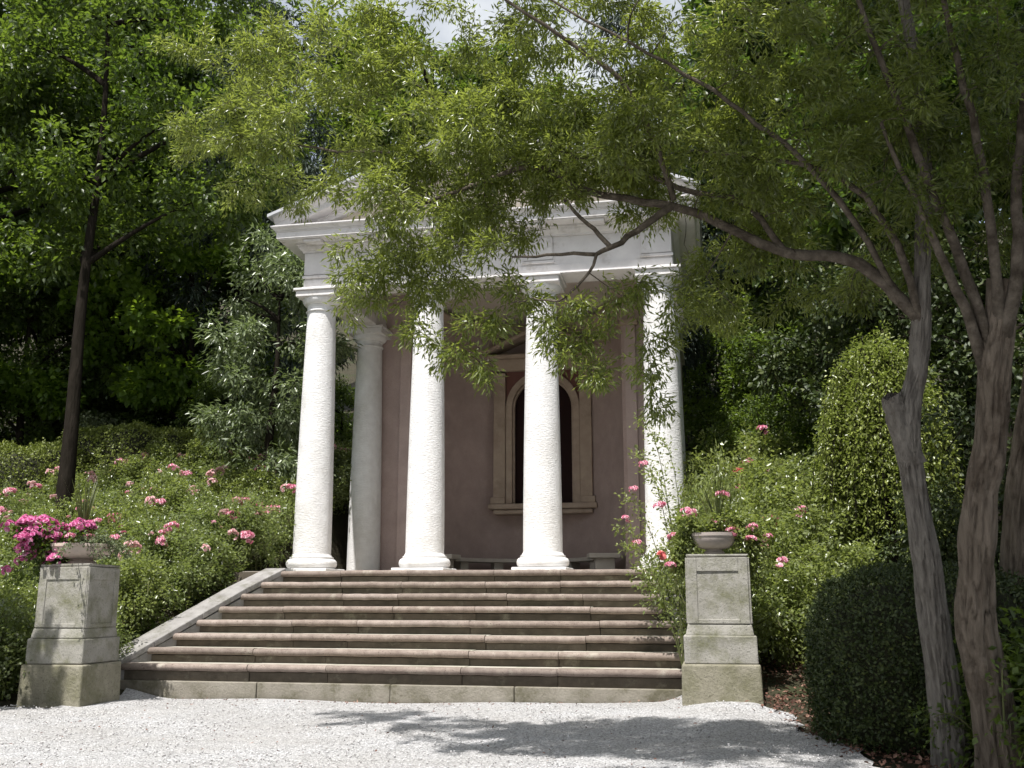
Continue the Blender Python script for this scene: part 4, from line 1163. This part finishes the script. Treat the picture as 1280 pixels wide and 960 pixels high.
for (x, y, s, v) in ((3.75, -3.7, 1.0, 1), (4.5, -3.6, 1.05, 3), (3.55, -2.7, 1.1, 2), (4.3, -2.6, 1.25, 4), (5.1, -2.9, 1.1, 3), (3.55, -1.7, 1.1, 4), (4.3, -1.5, 1.3, 3), (5.1, -1.7, 1.2, 4), (3.7, -.6, 1.2, 0), (4.5, -.4, 1.35, 4), (5.2, -.5, 1.2, 1), (4.0, .6, 1.4, 3), (4.8, .8, 1.3, 2), (4.3, 1.8, 1.5, 4), (5.5, .6, 1.2, 0)):
    add_bush(x, y, s, v, RBL, RGB)
# the near climbing rose that leans over the pedestal
cr = add_bush(3.62, -3.95, 1.5, 3, 'tall arching rose leaning over the right pedestal in front of the right column', None)
cr.scale = (.8, .8, 1.9)


for (qx, qy, lab) in ((-3.7, -.2, 'rose bush touching the left side of the leftmost column'), (-8.7, .6, 'rose bush at the foot of the bare dark trunk'), (-3.9, -1.6, 'rose bush at the upper end of the sloping left coping'), (-4.9, -3.5, 'rose bush directly behind the left pedestal')):
    b_ = min([b for b in bushes if b.get('label') == LB], key=lambda b: (b.location.x - qx) ** 2 + (b.location.y - qy) ** 2)
    b_['label'] = lab
for (qx, qy, lab) in ((3.75, -3.7, 'rose bush right against the back of the right pedestal'), (5.1, -2.9, 'rose bush between the right pedestal and the weeping shrub'), (4.3, 1.8, 'topmost rose bush of the right bank')):
    b_ = min([b for b in bushes if b.get('label') == RBL], key=lambda b: (b.location.x - qx) ** 2 + (b.location.y - qy) ** 2)
    b_['label'] = lab


def attach(bush, p, me):
    o = link('flower_cluster', me, bush)
    q = (Vector(p) - bush.location); q.rotate(Matrix.Rotation(-bush.rotation_euler.z, 3, 'Z'))
    s = bush.scale
    o.location = (q.x / s[0], q.y / s[1], q.z / s[2])
    o.scale = (1 / s[0], 1 / s[1], 1 / s[2])
    o.rotation_euler = (0, 0, rg.uniform(0, 6.28))
    return o

def nearest(p, lst):
    return min(lst, key=lambda b: (b.location.x - p[0]) ** 2 + (b.location.y - p[1]) ** 2)

ROSE_L = [(-10.01, 3.48, 4.14), (-8.36, 2.94, 3.92), (-5.61, -0.18, 2.74), (-6.47, 2.07, 3.58), (-5.58, 1.45, 3.33), (-5.81, 2.02, 3.55), (-5.29, 2.84, 3.89), (-4.01, -0.08, 2.78), (-3.73, 0.81, 3.07), (-4.76, 1.92, 3.52), (-4.61, 2.49, 3.74), (-4.37, -1.81, 2.16), (-7.94, 3.09, 3.98), (-8.99, 0.46, 2.96), (-8.91, 1.05, 3.17), (-9.42, 2.3, 3.67), (-10.31, 2.37, 3.7), (-5.8, -1.15, 2.42), (-4.63, -2.68, 1.8), (-8.21, -0.72, 2.56), (-3.6, 0.19, 2.6), (-3.56, -1.13, 2.1), (-8.14, 1.64, 3.4), (-3.96, -0.87, 2.51)]
lb = [b for b in bushes if b.get('group') == GB]
for i, p in enumerate(ROSE_L):
    for j in range(2 if i % 3 else 3):
        q = (p[0] + rg.uniform(-.1, .1) * (1 + j), p[1] - .12 + rg.uniform(-.1, .1), p[2] + rg.uniform(-.06, .1))
        o = attach(nearest(q, lb), q, CL['P_pale' if i in (4, 5, 18, 22) or (j and rg.random() < .5) else 'P_pink'][rg.randrange(3)])
for b in lb:                                          # scattered smaller blooms
    for j in range(rg.randrange(1, 4)):
        a = rg.uniform(0, 6.28); q = rg.uniform(.1, .7)
        p = (b.location.x + q * math.cos(a), b.location.y + q * math.sin(a), b.location.z + 1.05 * b.scale[2] * rg.uniform(.8, 1.08))
        o = attach(b, p, CL[rg.choice(['P_pink', 'P_pale'])][rg.randrange(3)])
        f = rg.uniform(.35, .85); o.scale = tuple(v * f for v in o.scale)
ROSE_R = [(4.55, 1.3, 3.95), (4.28, 1.6, 3.68), (4.24, .6, 3.3), (4.1, 0.2, 3.1), (4.55, 0.0, 3.05), (4.01, -0.6, 2.75), (3.35, -4.3, 2.12), (3.05, -4.2, 2.2), (3.05, -3.9, 1.65), (4.39, -2.45, 2.15), (4.8, -1.93, 2.3), (3.75, -4.35, 2.3), (4.35, -4.5, 1.55), (3.2, -4.1, 1.85), (4.2, -3.6, 1.75)]
rb = [b for b in bushes if b.get('group') == RGB] + [cr]
for i, p in enumerate(ROSE_R):
    o = attach(nearest(p, rb), (p[0], p[1], p[2]), CL['P_coral' if i in (3, 8) else ('P_pink' if i % 2 else 'P_pale' if i == 9 else 'P_pink')][rg.randrange(3)])
    if p[1] < -3: o.scale = tuple(v * .75 for v in o.scale)

# arching canes of the climbing rose before the right column
r = np.random.default_rng(77)
canes = []
b0 = np.array([3.25, -3.95, .3])
for (tx, ty, tz) in ((2.75, -3.6, 2.9), (2.6, -3.7, 2.35), (2.62, -3.9, 1.75), (2.8, -3.7, 3.3), (3.0, -3.5, 3.1), (2.55, -3.75, 2.0), (2.9, -3.9, 2.6), (2.7, -3.8, 1.45)):
    u = np.linspace(0, 1, 9)[:, None]; t = np.array([tx, ty, tz]); mid = np.array([tx + .35, ty - .05, tz * 1.0])
    canes.append((1 - u) ** 2 * b0 + 2 * u * (1 - u) * mid + u ** 2 * t)
canes = np.array(canes)
off = np.array(cr.location)
cc = empty('climbing_rose', (3.25, -3.95, gz(3.25, -3.95)), 0, 'loose arching rose canes hanging in front of the right column base', 'rose bush')
off = np.array(cc.location)
link('canes', tubes_mesh('canes', [(p - off, np.linspace(.007, .0025, 9), 4) for p in canes], M['stem']), cc)
C, D, N, Ls, Ws = spray(r, canes, 1500, .13, .05, .026, .1, .9, .25, .3, .7)
link('foliage', leaf_mesh('foliage', C - off, D, N, Ls, Ws, M['L_rosey']), cc)
for p in ((2.72, -3.72, 2.45), (2.62, -3.75, 2.1), (2.75, -3.8, 1.8), (2.85, -3.75, 2.75)):
    o = link('flower_cluster', CL['P_pink'][rg.randrange(3)], cc); o.location = tuple(np.array(p) - off); o.scale = (.6, .6, .6)

# ------------------------------------------------------------------ plants in the bowls
def blades(r, n, h, w, spread, z0=0.0):
    Vs, Fs = [], []; k = 0
    for i in range(n):
        a = r.random() * 6.283; q = spread * r.random() ** .7
        d = np.array([math.cos(a), math.sin(a), 0]); e = np.array([-d[1], d[0], 0])
        hh = h * r.uniform(.7, 1.05)
        for s in range(5):
            t = s / 4
            c = d * q * hh * t * (.4 + .6 * t) + np.array([0, 0, z0 + hh * (t - .18 * q * t * t)])
            ww = w * (1 - t) ** .7 * (.6 + .4 * min(1, t * 4)) + .001
            Vs += [c - e * ww / 2, c + e * ww / 2]
        for s in range(4): Fs.append((k + 2 * s, k + 2 * s + 1, k + 2 * s + 3, k + 2 * s + 2))
        k += 10
    return np.array(Vs), np.array(Fs)

r = np.random.default_rng(91)
x, y, z = BL
sp = empty('spike_plant', (x - .02, y, z - .06), 0, 'upright spiky grass like plant in the middle of the left bowl', 'plant')
V, F = blades(r, 34, .95, .028, .36)
link('blades', np_mesh('blades', V, F, M['L_spike']), sp)

def bowl_plant(name, label, c, tips, nleaf, leafm, cl, ncl, seed, L, W, spread, clrange, csc=1.0):
    r = np.random.default_rng(seed)
    o = empty(name, c, 0, label, 'flowers')
    P = []
    for (tx, ty, tz) in tips:
        u = np.linspace(0, 1, 7)[:, None]; t = np.array([tx, ty, tz]); s = np.array([tx * .15, ty * .15, 0.0])
        mid = np.array([tx * .7, ty * .7, max(tz, 0) * .8 + .16])
        P.append((1 - u) ** 2 * s + 2 * u * (1 - u) * mid + u ** 2 * t)
    P = np.array(P)
    link('stems', tubes_mesh('stems', [(p, np.linspace(.006, .003, 7), 4) for p in P], M['stem']), o)
    link('foliage', leaf_mesh('foliage', *spray(r, P, nleaf, spread, L, W, .15, .9, .3, .3, .7), leafm), o)
    for i in range(ncl):
        p = P[r.integers(0, len(P))][r.integers(clrange, 7)] + r.normal(0, .05, 3) + np.array([0, -.06, .06])
        q = link('flower_cluster', CL[cl][i % 3], o); q.location = tuple(p); q.rotation_euler = (0, 0, r.random() * 6)
        s = csc * r.uniform(.75, 1.2); q.scale = (s, s, s)
    return o

r = np.random.default_rng(92)
tips = [(-.12 - .6 * r.random(), -.5 * r.random() + .12, -.38 + .62 * r.random()) for _ in range(70)] + [(.1 * r.normal(), -.3 * r.random(), .12 + .1 * r.random()) for _ in range(8)]
bowl_plant('geranium_plant', 'magenta geraniums spilling over the left side of the left bowl', (x, y, z - .06), tips, 3000, M['L_mid'], 'P_hot', 78, 93, .05, .045, .1, 3, 1.1)
tips = [(.15 + .35 * r.random(), -.1 + .3 * r.normal(), -.12 + .25 * r.random()) for _ in range(22)]
bowl_plant('trailing_plant', 'grey leaved trailing plant with pink blooms on the right side of the left bowl', (x, y, z - .06), tips, 1800, M['L_grey'], 'P_pink', 5, 94, .035, .02, .09, 4, .55)
x, y, z = BR
sp2 = empty('spike_plant', (x + .05, y, z - .06), 0, 'thin spiky leaves rising from the right bowl', 'plant')
V, F = blades(r, 22, .7, .024, .45)
link('blades', np_mesh('blades', V, F, M['L_spike']), sp2)
tips = [(-.4 + .8 * r.random(), -.2 + .4 * r.random(), .02 + .3 * r.random()) for _ in range(20)] + [(-.28 - .2 * r.random(), -.1 + .3 * r.random(), -.5 * r.random()) for _ in range(16)] + [(.34 + .2 * r.random(), -.15 + .3 * r.random(), -.45 * r.random()) for _ in range(18)]
bowl_plant('trailing_plant', 'trailing green plant with pink blooms around the right bowl', (x, y, z - .06), tips, 6200, M['L_rosey'], 'P_pink', 11, 95, .045, .03, .09, 4, .55)
# small fern pot plant by the inner bench
pp = empty('fern', (.35, 3.3, ZP), 0, 'small dark fern on the temple floor behind the third column', 'plant')
V, F = blades(r, 40, .42, .03, .8)
link('fronds', np_mesh('fronds', V, F, M['L_dark']), pp)

# ------------------------------------------------------------------ right foreground undergrowth and leaf litter
r = np.random.default_rng(120)
UG = rose_meshes(121, 14, .55, .5, 2600, M['L_mid'], .05, .03, .14)
for i, (x, y, s, lab) in enumerate(((5.62, -8.1, 1.0, 'low leafy plant at the foot of the thick reddish trunk'), (5.75, -8.75, 1.1, 'leafy plant in the bottom right corner'), (5.95, -7.6, 1.3, 'leafy plant behind the thick trunk near the right edge'), (5.36, -7.85, .7, 'low plant between the two trunks'), (6.1, -8.3, 1.5, 'taller leafy plant at the right edge'))):
    plant_tree('undergrowth_plant', UG, (x, y, gz(x, y) - .05), i * 1.3, s, lab, 'plant', 'undergrowth by the trunks', ('stems', 'foliage'))
n = 9000
x = r.uniform(3.9, 7.2, n); y = r.uniform(-9.4, -3.2, n)
edge = np.interp(y, [-9.4, -8, -6.3, -5.2, -3], [5.1, 4.7, 4.3, 4.1, 3.9])
kp = x > edge + r.normal(0, .12, n); x, y = x[kp], y[kp]; n = len(x)
C = np.stack([x, y, ground(x, y) + .005 + .05 * r.random(n)], 1)
D = nz(r.normal(0, 1, (n, 3)) * np.array([1, 1, .35])); N = nz(r.normal(0, .4, (n, 3)) + np.array([0, 0, 1]))
o = link('leaf_litter', leaf_mesh('leaf_litter', C, D, N, r.uniform(.03, .065, n), r.uniform(.018, .034, n), M['L_dry']))
tag(o, 'dry reddish fallen leaves under the shrubs right of the gravel', 'leaf litter', kind='stuff')
# green ground cover on the slopes
n = 60000
x = r.uniform(-22, 14, n); y = r.uniform(-6, 18, n)
kp = (np.abs(x) > 3.75) | (y > 8.5); kp &= ~((x > 3.5) & (y < -2.5)) & ~((x < 0) & (x > -4.9) & (y < -4.2))
x, y = x[kp], y[kp]; n = len(x)
C = np.stack([x, y, ground(x, y) - .03 + .1 * r.random(n)], 1)
D = nz(r.normal(0, .7, (n, 3)) + np.array([0, 0, .6])); N = nz(r.normal(0, .6, (n, 3)) + np.array([0, 0, .8]))
o = link('ground_cover', leaf_mesh('ground_cover', C, D, N, r.uniform(.1, .22, n), r.uniform(.05, .1, n), M['L_mid']))
tag(o, 'low green ground cover on the slopes between the shrubs', 'ground cover', kind='stuff')

# a few dry leaves blown onto the gravel and against the bottom step
n = 420
x = r.uniform(-3, 4.2, n); y = np.where(r.random(n) < .45, -4.28 - np.abs(r.normal(0, .1, n)), r.uniform(-10, -4.3, n))
C = np.stack([x, y, ground(x, y) + .03], 1)
D = nz(r.normal(0, 1, (n, 3)) * np.array([1, 1, .25])); N = nz(r.normal(0, .35, (n, 3)) + np.array([0, 0, 1]))
o = link('fallen_leaves', leaf_mesh('fallen_leaves', C, D, N, r.uniform(.02, .045, n), r.uniform(.012, .022, n), M['L_dry']))
tag(o, 'scattered dry leaves lying on the pale gravel', 'leaf litter', kind='stuff')
